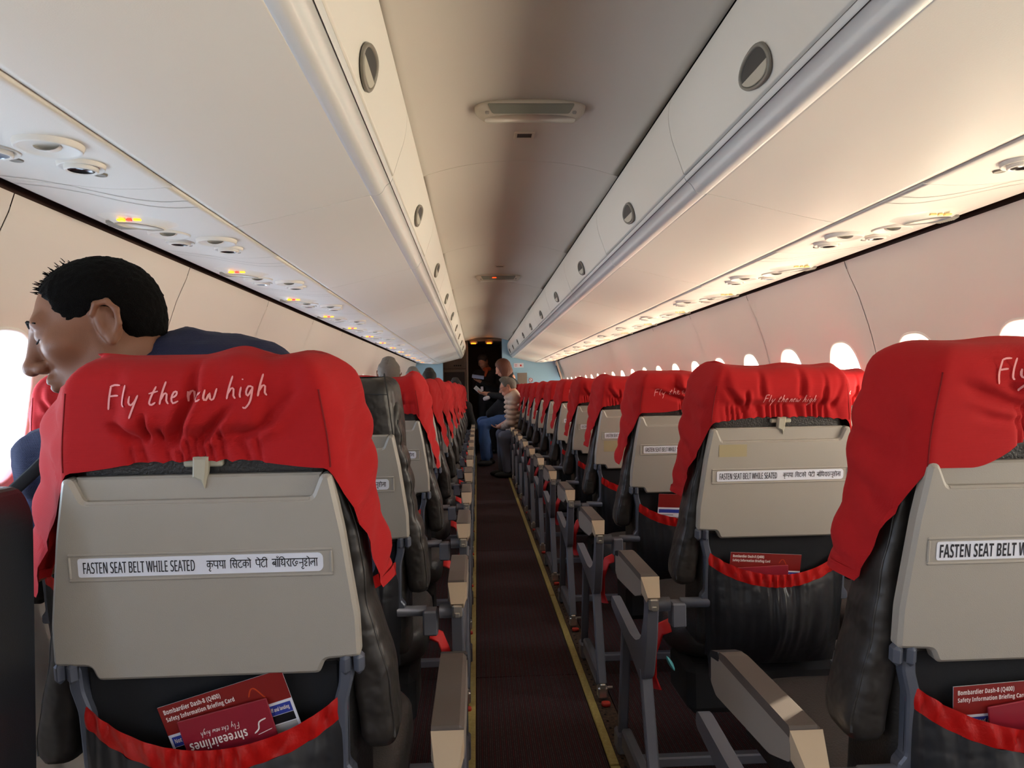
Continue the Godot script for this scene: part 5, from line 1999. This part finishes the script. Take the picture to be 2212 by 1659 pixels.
func man_in_navy() -> void:
	var t := thing("person", "dark-haired man in navy jacket leaning left over the front left seat, eyes lowered", "person", Vector3.ZERO)
	var X := Transform3D(Basis(Vector3.UP, 114 * DEG) * Basis(Vector3.RIGHT, -20 * DEG), Vector3(-0.787, 1.219, -1.26))
	var body := place(head_prims(), X, 1.0)
	# left hand resting beyond the sleeve
	inst(t, "hand", sdf_mesh(hand_prims(Vector3(-1.02, 0.80, -1.55), Basis(Vector3(0, 0, 1), Vector3(-0.3, -0.9, 0.0).normalized(), Vector3(0, 0, 1).cross(Vector3(-0.3, -0.9, 0.0).normalized())), 0.35, 1), 0.004), "skin_brown")
	inst(t, "body", sdf_mesh(body, 0.0028), "skin_brown")
	var hair := place(short_hair(), X, 1.0)
	var hn := FastNoiseLite.new()
	hn.seed = 4
	hn.frequency = 95.0
	inst(t, "hair", sdf_mesh(hair, 0.0038, func(p: Vector3) -> float: return hn.get_noise_3dv(p) * 0.0035), "hair_black")
	# wisps standing up along the front hairline
	var st := begin(true)
	var r := RandomNumberGenerator.new()
	r.seed = 3
	for i in 70:
		var a := r.randf_range(0.15, 1.0)
		var l := Vector3(r.randf_range(-0.055, 0.055), 0.028 + 0.078 * cos(a) * 0.97, 0.008 - 0.093 * sin(a) * 0.97)
		var o := (l - Vector3(0, 0.03, 0.01)).normalized()
		var d := (o + Vector3(r.randf_range(-0.4, 0.4), r.randf_range(0.0, 0.5), r.randf_range(-1.2, -0.2))).normalized()
		var L := r.randf_range(0.003, 0.007)
		tube(st, [X * (l - o * 0.003), X * (l + (o * 0.6 + d * 0.4) * L * 0.5), X * (l + (o * 0.35 + d * 0.65) * L)], [0.0009, 0.0007, 0.0003], 4)
	inst(t, "hair_wisps", done(st), "hair_black")
	# eyebrows and lashes
	st = begin(true)
	for s in [-1, 1]:
		tube(st, [X * Vector3(s * 0.012, 0.022, -0.0940), X * Vector3(s * 0.030, 0.029, -0.0925), X * Vector3(s * 0.049, 0.023, -0.0835)], [Vector2(0.0040, 0.0030), Vector2(0.0045, 0.0030), Vector2(0.0018, 0.0014)], 6)
		tube(st, [X * Vector3(s * 0.020, -0.003, -0.0925), X * Vector3(s * 0.032, -0.006, -0.0935), X * Vector3(s * 0.045, -0.002, -0.087)], [0.0012], 5)
	inst(t, "eyebrows", done(st), "hair_black")
	var j := [
		cap(Vector3(-0.53, 0.56, -1.40), Vector3(-0.62, 1.00, -1.36), 0.15, 0.135, 0.05),
		cap(Vector3(-0.80, 1.02, -1.36), Vector3(-0.68, 1.085, -1.33), 0.075, 0.105, 0.06),
		cap(Vector3(-0.68, 1.10, -1.335), Vector3(-0.585, 1.085, -1.36), 0.105, 0.098, 0.06),
		cap(Vector3(-0.585, 1.085, -1.36), Vector3(-0.50, 1.05, -1.36), 0.098, 0.085, 0.06),
		# left arm towards the window
		cap(Vector3(-0.80, 1.01, -1.36), Vector3(-0.93, 0.985, -1.38), 0.070, 0.060, 0.04),
		cap(Vector3(-0.93, 0.985, -1.38), Vector3(-1.00, 0.86, -1.50), 0.058, 0.042, 0.03),
		# right arm forward
		cap(Vector3(-0.47, 1.03, -1.36), Vector3(-0.43, 0.78, -1.46), 0.062, 0.05, 0.04),
		cap(Vector3(-0.43, 0.78, -1.46), Vector3(-0.52, 0.68, -1.66), 0.05, 0.04, 0.03)]
	var wn := FastNoiseLite.new()
	wn.seed = 8
	wn.frequency = 14.0
	inst(t, "jacket", sdf_mesh(j, 0.009, func(p: Vector3) -> float: return wn.get_noise_3dv(p * Vector3(1, 1.6, 1)) * 0.010), "navy_cloth")
	# standing collar round the neck
	var n0 := X * Vector3(0, -0.105, 0.042)
	var n1 := X * Vector3(0, -0.155, 0.052)
	st = begin(true)
	tube(st, [n0, n0.lerp(n1, 0.5), n1], [0.068, 0.075, 0.086], 26, Vector3.BACK, false)
	tube(st, [n0, n0.lerp(n1, 0.5), n1], [0.064, 0.071, 0.082], 26, Vector3.BACK, false)
	tube(st, [n0 + (n0 - n1) * 0.08, n0], [0.066, 0.068], 26, Vector3.BACK, false)
	inst(t, "collar", done(st), "navy_cloth")
	var tr := [cap(Vector3(-0.50, 0.55, -1.40), Vector3(-0.46, 0.54, -1.72), 0.09, 0.07, 0.03), cap(Vector3(-0.62, 0.55, -1.40), Vector3(-0.64, 0.54, -1.72), 0.09, 0.07, 0.03)]
	inst(t, "trousers", sdf_mesh(tr, 0.02), "black_cloth")

func man_in_puffer() -> void:
	var t := thing("person", "grey-haired man with spectacles in beige quilted jacket leaning into the aisle", "person", Vector3.ZERO)
	var z := -9.30
	var X := Transform3D(Basis(Vector3.BACK, 18 * DEG) * Basis(Vector3.UP, 84 * DEG), Vector3(0.215, 1.125, z))
	var ps := place(head_prims(), X, 1.0)
	ps.append_array(hand_prims(Vector3(0.10, 0.62, z - 0.08), Basis(Vector3(0, 0, 1), Vector3(-1, -0.2, 0).normalized(), Vector3(0, 0, 1).cross(Vector3(-1, -0.2, 0).normalized())), 0.4, 1))
	ps.append_array(chain([X * Vector3(0, -0.16, 0.05), Vector3(0.29, 0.97, z + 0.10), Vector3(0.24, 0.72, z + 0.17), Vector3(0.10, 0.62, z - 0.08)], 0.032))
	inst(t, "body", sdf_mesh(ps, 0.0075), "skin_light")
	var hn := FastNoiseLite.new()
	hn.seed = 14
	hn.frequency = 45.0
	var hp := short_hair()
	hp.append(ell(Vector3(0, 0.10, -0.02), Vector3(0.05, 0.03, 0.06), 0.02))
	inst(t, "hair", sdf_mesh(place(hp, X, 1.03), 0.008, func(p: Vector3) -> float: return hn.get_noise_3dv(p) * 0.007), "hair_grey")
	var st := begin(true)
	for s in [-1, 1]:
		var ring := []
		for k in 13:
			var a := TAU * k / 12
			ring.append(X * Vector3(s * 0.031 + 0.022 * cos(a), 0.002 + 0.018 * sin(a), -0.106))
		tube(st, ring, [0.0016], 5)
		tube(st, [X * Vector3(s * 0.053, 0.006, -0.105), X * Vector3(s * 0.078, 0.010, -0.02), X * Vector3(s * 0.080, 0.004, 0.012)], [0.0018], 5)
	tube(st, [X * Vector3(-0.009, 0.004, -0.108), X * Vector3(0.009, 0.004, -0.108)], [0.0016], 5)
	inst(t, "spectacles", done(st), "spectacle_metal")
	# quilted jacket: stacked padded rolls
	var j := []
	for i in 8:
		var f := i / 7.0
		var c := Vector3(lerpf(0.34, 0.285, f), lerpf(0.58, 0.985, f), z + 0.02)
		j.append(ell(c, Vector3(lerpf(0.165, 0.125, f * f), 0.043, lerpf(0.19, 0.20, f)), 0.012))
	j.append(cap(Vector3(0.29, 0.985, z + 0.17), Vector3(0.29, 0.985, z - 0.17), 0.075, 0.075, 0.03))
	j.append(cap(Vector3(0.262, 1.00, z), Vector3(0.275, 1.03, z), 0.085, 0.07, 0.03))
	for i in 5:
		var f := i / 4.0
		j.append(ell(Vector3(lerpf(0.27, 0.23, f), lerpf(0.92, 0.68, f), z + 0.185), Vector3(0.068, 0.040, 0.062), 0.010))
	for i in 4:
		var f := i / 3.0
		j.append(ell(Vector3(lerpf(0.21, 0.15, f), lerpf(0.67, 0.63, f), lerpf(z + 0.15, z - 0.05, f)), Vector3(0.05, 0.05, 0.055), 0.012))
	inst(t, "jacket", sdf_mesh(j, 0.011), "puffer_beige")
	var tr := [cap(Vector3(0.33, 0.54, z - 0.07), Vector3(0.13, 0.53, z - 0.10), 0.09, 0.07, 0.03), cap(Vector3(0.33, 0.54, z + 0.10), Vector3(0.15, 0.50, z + 0.10), 0.09, 0.072, 0.03),
		cap(Vector3(0.13, 0.53, z - 0.10), Vector3(0.13, 0.10, z - 0.12), 0.068, 0.05, 0.03), cap(Vector3(0.15, 0.50, z + 0.10), Vector3(0.18, 0.10, z + 0.10), 0.070, 0.05, 0.03)]
	inst(t, "trousers", sdf_mesh(tr, 0.014), "trouser_grey")
	var sh := [ell(Vector3(0.10, 0.035, z - 0.12), Vector3(0.13, 0.045, 0.048)), ell(Vector3(0.15, 0.035, z + 0.10), Vector3(0.13, 0.045, 0.048)), half(Vector3(0, 0.008, 0), Vector3(0, -1, 0), 0.004)]
	inst(t, "shoes", sdf_mesh(sh, 0.012), "shoe_dark")

func woman_in_jeans() -> void:
	var t := thing("person", "brown-haired woman in black coat and blue jeans holding a phone in the aisle", "person", Vector3.ZERO)
	var z := -10.75
	var X := Transform3D(Basis(Vector3.BACK, 24 * DEG) * Basis(Vector3.UP, 88 * DEG), Vector3(0.20, 1.395, z))
	var ps := place(head_prims(1.0, 0.92), X, 0.97)
	var hb := Basis(Vector3(0, 0.3, 1).normalized(), Vector3(-1, 0.1, 0).normalized(), Vector3(0, 0.3, 1).cross(Vector3(-1, 0.1, 0)).normalized()).orthonormalized()
	ps.append_array(hand_prims(Vector3(-0.085, 1.035, z + 0.03), hb, 0.5, 1))
	ps.append(cap(Vector3(-0.06, 1.03, z + 0.03), Vector3(0.0, 1.02, z + 0.03), 0.028, 0.03, 0.02))
	ps.append_array(chain([X * Vector3(0, -0.16, 0.05), Vector3(0.30, 1.14, z + 0.12), Vector3(0.26, 0.985, z + 0.18), Vector3(0.0, 1.02, z + 0.03)], 0.030))
	inst(t, "body", sdf_mesh(ps, 0.008), "skin_light")
	var hn := FastNoiseLite.new()
	hn.seed = 24
	hn.frequency = 30.0
	var hp := [ell(Vector3(0, 0.038, 0.016), Vector3(0.088, 0.095, 0.106)), ell(Vector3(0, -0.045, 0.045), Vector3(0.094, 0.13, 0.080), 0.05),
		ell(Vector3(0.074, -0.055, -0.005), Vector3(0.022, 0.11, 0.05), 0.04), ell(Vector3(-0.074, -0.055, -0.005), Vector3(0.022, 0.11, 0.05), 0.04),
		cut(Vector3(0, -0.05, -0.105), Vector3(0.09, 0.115, 0.075), 0.008), half(Vector3(0, -0.155, 0), Vector3(0, -1, 0.2), 0.01)]
	inst(t, "hair", sdf_mesh(place(hp, X, 1.0), 0.008, func(p: Vector3) -> float: return hn.get_noise_3dv(p * Vector3(2.0, 0.5, 1.0)) * 0.006), "hair_brown")
	var j := [
		cap(Vector3(0.24, 0.72, z), Vector3(0.30, 1.10, z), 0.15, 0.15, 0.05),
		cap(Vector3(0.29, 1.165, z - 0.14), Vector3(0.29, 1.165, z + 0.14), 0.085, 0.085, 0.06),
		cap(Vector3(0.31, 1.15, z + 0.15), Vector3(0.27, 0.98, z + 0.19), 0.07, 0.058, 0.04),
		cap(Vector3(0.27, 0.98, z + 0.19), Vector3(0.01, 1.01, z + 0.05), 0.058, 0.040, 0.03),
		cap(Vector3(0.27, 1.15, z - 0.15), Vector3(0.18, 0.93, z - 0.20), 0.07, 0.058, 0.04),
		cap(Vector3(0.18, 0.93, z - 0.20), Vector3(0.0, 0.96, z - 0.07), 0.055, 0.040, 0.03),
		cap(Vector3(0.14, 0.82, z), Vector3(0.02, 0.74, z), 0.10, 0.07, 0.05),
		cap(Vector3(0.24, 0.68, z), Vector3(0.10, 0.68, z - 0.1), 0.13, 0.10, 0.05),
		cap(Vector3(0.28, 1.19, z), X * Vector3(0, -0.125, 0.045), 0.085, 0.068, 0.03)]
	inst(t, "coat", sdf_mesh(j, 0.014), "charcoal_cloth")
	var tr := [cap(Vector3(0.24, 0.66, z + 0.09), Vector3(-0.09, 0.585, z + 0.10), 0.10, 0.075, 0.03), cap(Vector3(-0.09, 0.585, z + 0.10), Vector3(-0.065, 0.13, z + 0.10), 0.082, 0.070, 0.02),
		cap(Vector3(0.24, 0.66, z - 0.10), Vector3(-0.10, 0.62, z - 0.12), 0.10, 0.075, 0.03), cap(Vector3(-0.10, 0.62, z - 0.12), Vector3(-0.02, 0.13, z - 0.12), 0.078, 0.066, 0.02)]
	var wn := FastNoiseLite.new()
	wn.seed = 9
	wn.frequency = 12.0
	inst(t, "jeans", sdf_mesh(tr, 0.012, func(p: Vector3) -> float: return wn.get_noise_3dv(p) * 0.008), "jeans_blue")
	var sh := [ell(Vector3(-0.075, 0.04, z + 0.12), Vector3(0.12, 0.05, 0.05), 0.02, Basis(Vector3.UP, 0.5)), cap(Vector3(-0.06, 0.05, z + 0.10), Vector3(-0.06, 0.14, z + 0.10), 0.05, 0.05), ell(Vector3(-0.04, 0.04, z - 0.12), Vector3(0.12, 0.05, 0.05)), cap(Vector3(-0.02, 0.05, z - 0.12), Vector3(-0.02, 0.14, z - 0.12), 0.05, 0.05), half(Vector3(0, 0.008, 0), Vector3(0, -1, 0), 0.004)]
	inst(t, "shoes", sdf_mesh(sh, 0.011), "shoe_dark")
	var ph := thing("phone", "pale mobile phone held in the standing woman's hand", "phone", Vector3(-0.155, 1.085, z + 0.03))
	inst(ph, "case", box_mesh(Vector3.ZERO, Vector3(0.125, 0.062, 0.012), 0.004, Basis(Vector3.BACK, -0.75) * Basis(Vector3.RIGHT, 0.5)), "phone_white")
	var st := begin(true)
	pillow(st, Vector3.ZERO, Vector3(0.052, 0.030, 0.03), 0.7, 14, 8, Basis(Vector3.BACK, 0.3))
	var tp := thing("tissue", "crumpled white tissue under the woman's hand", "tissue", Vector3(-0.035, 0.965, z + 0.07))
	inst(tp, "paper", done(st), "paper_white")

func attendant() -> void:
	var t := thing("person", "cabin attendant in dark uniform with orange scarf standing at the forward doorway", "person", Vector3.ZERO)
	var z := -12.75
	var X := Transform3D(Basis(Vector3.BACK, 10 * DEG) * Basis(Vector3.UP, 150 * DEG) * Basis(Vector3.RIGHT, -0.3), Vector3(-0.06, 1.555, z))
	var ps := place(head_prims(1.0, 0.92), X, 0.97)
	var hb := Basis(Vector3(0, 0, 1), Vector3(-1, 0.2, 0).normalized(), Vector3(0, 0, 1).cross(Vector3(-1, 0.2, 0).normalized())).orthonormalized()
	ps.append_array(hand_prims(Vector3(-0.16, 1.24, z + 0.22), hb, 0.5, 1))
	ps.append_array(chain([X * Vector3(0, -0.16, 0.05), Vector3(0.18, 1.35, z), Vector3(0.19, 1.09, z + 0.06), Vector3(-0.08, 1.20, z + 0.22), Vector3(-0.14, 1.235, z + 0.22)], 0.026))
	inst(t, "body", sdf_mesh(ps, 0.009), "skin_mid")
	var hp := [ell(Vector3(0, 0.045, 0.018), Vector3(0.083, 0.090, 0.100)), ell(Vector3(0, 0.02, 0.10), Vector3(0.045, 0.045, 0.04), 0.02), cut(Vector3(0, -0.03, -0.10), Vector3(0.095, 0.105, 0.075), 0.008), half(Vector3(0, -0.05, 0.0), Vector3(0, -1, 0), 0.01)]
	inst(t, "hair", sdf_mesh(place(hp, X, 1.0), 0.009), "hair_dark")
	var j := [cap(Vector3(0.02, 0.95, z), Vector3(0.02, 1.26, z), 0.15, 0.15, 0.05), cap(Vector3(-0.14, 1.36, z), Vector3(0.18, 1.36, z), 0.072, 0.072, 0.06),
		cap(Vector3(0.20, 1.34, z), Vector3(0.20, 1.08, z + 0.06), 0.06, 0.05, 0.04), cap(Vector3(0.20, 1.08, z + 0.06), Vector3(-0.08, 1.20, z + 0.22), 0.05, 0.038, 0.03),
		cap(Vector3(-0.17, 1.34, z), Vector3(-0.20, 1.08, z + 0.06), 0.06, 0.05, 0.04), cap(Vector3(-0.20, 1.08, z + 0.06), Vector3(-0.14, 1.19, z + 0.18), 0.05, 0.038, 0.03),
		cap(Vector3(-0.07, 0.92, z), Vector3(-0.07, 0.10, z), 0.10, 0.07, 0.04), cap(Vector3(0.11, 0.92, z), Vector3(0.11, 0.10, z), 0.10, 0.07, 0.04)]
	inst(t, "uniform", sdf_mesh(j, 0.016), "uniform_cloth")
	var sc := [cap(Vector3(-0.035, 1.425, z + 0.06), Vector3(0.045, 1.43, z + 0.05), 0.035, 0.035, 0.03), cap(Vector3(0.0, 1.40, z + 0.10), Vector3(-0.03, 1.31, z + 0.14), 0.030, 0.018, 0.03)]
	inst(t, "scarf", sdf_mesh(sc, 0.011), "scarf_orange")
	var sh := [ell(Vector3(-0.07, 0.045, z + 0.04), Vector3(0.045, 0.045, 0.12)), ell(Vector3(0.11, 0.045, z + 0.04), Vector3(0.045, 0.045, 0.12)), half(Vector3(0, 0.008, 0), Vector3(0, -1, 0), 0.004)]
	inst(t, "shoes", sdf_mesh(sh, 0.014), "shoe_dark")
	inst(t, "name_badge", box_mesh(Vector3(-0.085, 1.10, z + 0.165), Vector3(0.045, 0.075, 0.004), 0.002), "paper_white")
	var pp := thing("paper_sheet", "pale blue folded paper in the cabin attendant's hand", "paper", Vector3(-0.17, 1.285, z + 0.25))
	var st := begin()
	cbox(st, Vector3(0.02, 0.015, 0), Vector3(0.20, 0.003, 0.12), 0.0, Basis(Vector3.BACK, -0.15) * Basis(Vector3.RIGHT, 0.5))
	inst(pp, "sheet", done(st), "paper_blue")

func seated(label: String, at: Vector3, hair: String, cloth: String, lean := 0.0, elbow := 0.0) -> void:
	# at: centre of the head; the figure faces forward in a seat
	var t := thing("person", label, "person", Vector3.ZERO, "seated passengers on the left")
	var X := Transform3D(Basis(Vector3.UP, 0.15), at)
	inst(t, "body", sdf_mesh(place(head_prims(), X, 0.97), 0.010), "skin_mid")
	var hn := FastNoiseLite.new()
	hn.seed = 31
	hn.frequency = 40.0
	var hp := short_hair()
	hp.append(ell(Vector3(0, 0.10, -0.01), Vector3(0.045, 0.025, 0.06), 0.02))
	inst(t, "hair", sdf_mesh(place(hp, X, 1.0), 0.009, func(p: Vector3) -> float: return hn.get_noise_3dv(p) * 0.005), hair)
	var b := Vector3(at.x + lean, 0.58, at.z - 0.06)
	var sh := Vector3(at.x + lean * 0.2, at.y - 0.27, at.z - 0.02)
	var j := [cap(b, sh - Vector3(0, 0.08, 0), 0.145, 0.14, 0.05), cap(sh + Vector3(-0.14, 0, 0), sh + Vector3(0.14, 0, 0), 0.07, 0.07, 0.05), cap(sh, sh + Vector3(0, 0.06, 0.02), 0.09, 0.065, 0.03)]
	for s in [-1, 1]:
		var el := sh + Vector3(s * 0.17 + (elbow if s > 0 else 0.0), -0.27, -0.06)
		j.append(cap(sh + Vector3(s * 0.15, -0.01, 0), el, 0.062, 0.055, 0.04))
		j.append(cap(el, Vector3(b.x + s * 0.10, 0.62, b.z - 0.30), 0.052, 0.04, 0.03))
	inst(t, "jacket", sdf_mesh(j, 0.016), cloth)
	var tr := [cap(b + Vector3(-0.09, -0.02, 0), b + Vector3(-0.10, -0.02, -0.36), 0.085, 0.065), cap(b + Vector3(0.09, -0.02, 0), b + Vector3(0.10, -0.02, -0.36), 0.085, 0.065)]
	inst(t, "trousers", sdf_mesh(tr, 0.02), "black_cloth")

func passengers_left() -> void:
	seated("passenger with grey-brown hair rising just behind the bare leather headrest", Vector3(-0.785, 1.215, -5.28), "hair_grey", "charcoal_cloth", -0.05)
	seated("passenger with greying hair, middle of three heads over the left headrests", Vector3(-0.815, 1.215, -7.62), "hair_grey", "charcoal_cloth", -0.05)
	seated("passenger with dark hair, farthest of three heads over the left headrests", Vector3(-0.70, 1.225, -8.42), "hair_dark", "black_cloth", 0.03)
	seated("passenger in black jacket with elbow out in the aisle, far left", Vector3(-0.455, 1.135, -10.0), "hair_dark", "black_cloth", 0.0, 0.05)

# ------------------------------------------------------------------ small things
func build_small() -> void:
	# raised middle armrest between the two front left seats
	var t := thing("raised_armrest", "dark folded-up middle armrest at the left edge beside the front seat", "armrest", Vector3(-0.780, 0, -0.945))
	var st := begin()
	extrude(st, rounded([Vector2(-0.036, 0.56), Vector2(0.034, 0.56), Vector2(0.034, 0.95), Vector2(0.018, 0.985), Vector2(-0.036, 0.985)], 0.016, 4), 0.085, 0.008, Transform3D(Basis.IDENTITY, Vector3(0, 0, -0.05)))
	inst(t, "shell", done(st), "dark_plastic")
	inst(t, "inset_panel", box_mesh(Vector3(-0.012, 0.84, 0.036), Vector3(0.036, 0.10, 0.004), 0.002), "dark_plastic")
	inst(t, "stem", box_mesh(Vector3(0.012, 0.50, -0.02), Vector3(0.028, 0.16, 0.04), 0.006), "armrest_cap")
	# tape on the second row right tray and the fourth
	for c in [[1, -0.118, 0.082, 0.068, 0.030, "brownish tape strip on the second row right tray table"], [3, -0.11, -0.03, 0.10, 0.05, "pale tape patch on the fourth row right tray table"]]:
		var o := Node3D.new()
		o.name = numbered("tape_strip")
		add_child(o)
		var B := back_xf()
		B.origin += Vector3(0.56, 0, -row_dist(c[0]))
		o.transform = B * Transform3D(Basis.IDENTITY, Vector3(c[1], c[2], 0.0245))
		tag(o, c[5], "tape", "tape patches on trays")
		inst(o, "film", box_mesh(Vector3.ZERO, Vector3(c[3], c[4], 0.0006)), "tape")
	# black strap hanging by the man's arm
	st = begin(true)
	tube(st, [Vector3(-0.80, 1.045, -1.20), Vector3(-0.86, 0.985, -1.20), Vector3(-0.92, 0.93, -1.20), Vector3(-1.0, 0.87, -1.22)], [Vector2(0.010, 0.003)], 8, Vector3.UP)
	var sp := thing("shoulder_strap", "thin black bag strap hanging beside the man's sleeve", "strap", Vector3.ZERO)
	inst(sp, "webbing", done(st), "black_cloth")
	# teal wrapper under the second row seat, crumbs on the carpet
	st = begin()
	pillow(st, Vector3.ZERO, Vector3(0.006, 0.022, 0.012), 1.3, 7, 5, Basis(Vector3.BACK, 0.5))
	var wr := thing("paper_wrapper", "teal patterned paper scrap by the second row right seat frame", "wrapper", Vector3(0.30, 0.405, -1.86))
	inst(wr, "scrap", done(st), "teal_print")
	for c in [[Vector3(0.40, 0.006, -1.66), "larger pale crumb on the carpet below the second row right seat"], [Vector3(0.47, 0.006, -1.50), "small bright crumb on the carpet near the front right armrest"]]:
		st = begin()
		cbox(st, Vector3.ZERO, Vector3(0.010, 0.006, 0.008), 0.002, Basis(Vector3.UP, 0.6))
		var cr := thing("crumb", c[1], "crumb", c[0], "crumbs on the carpet")
		inst(cr, "bit", done(st), "paper_white")
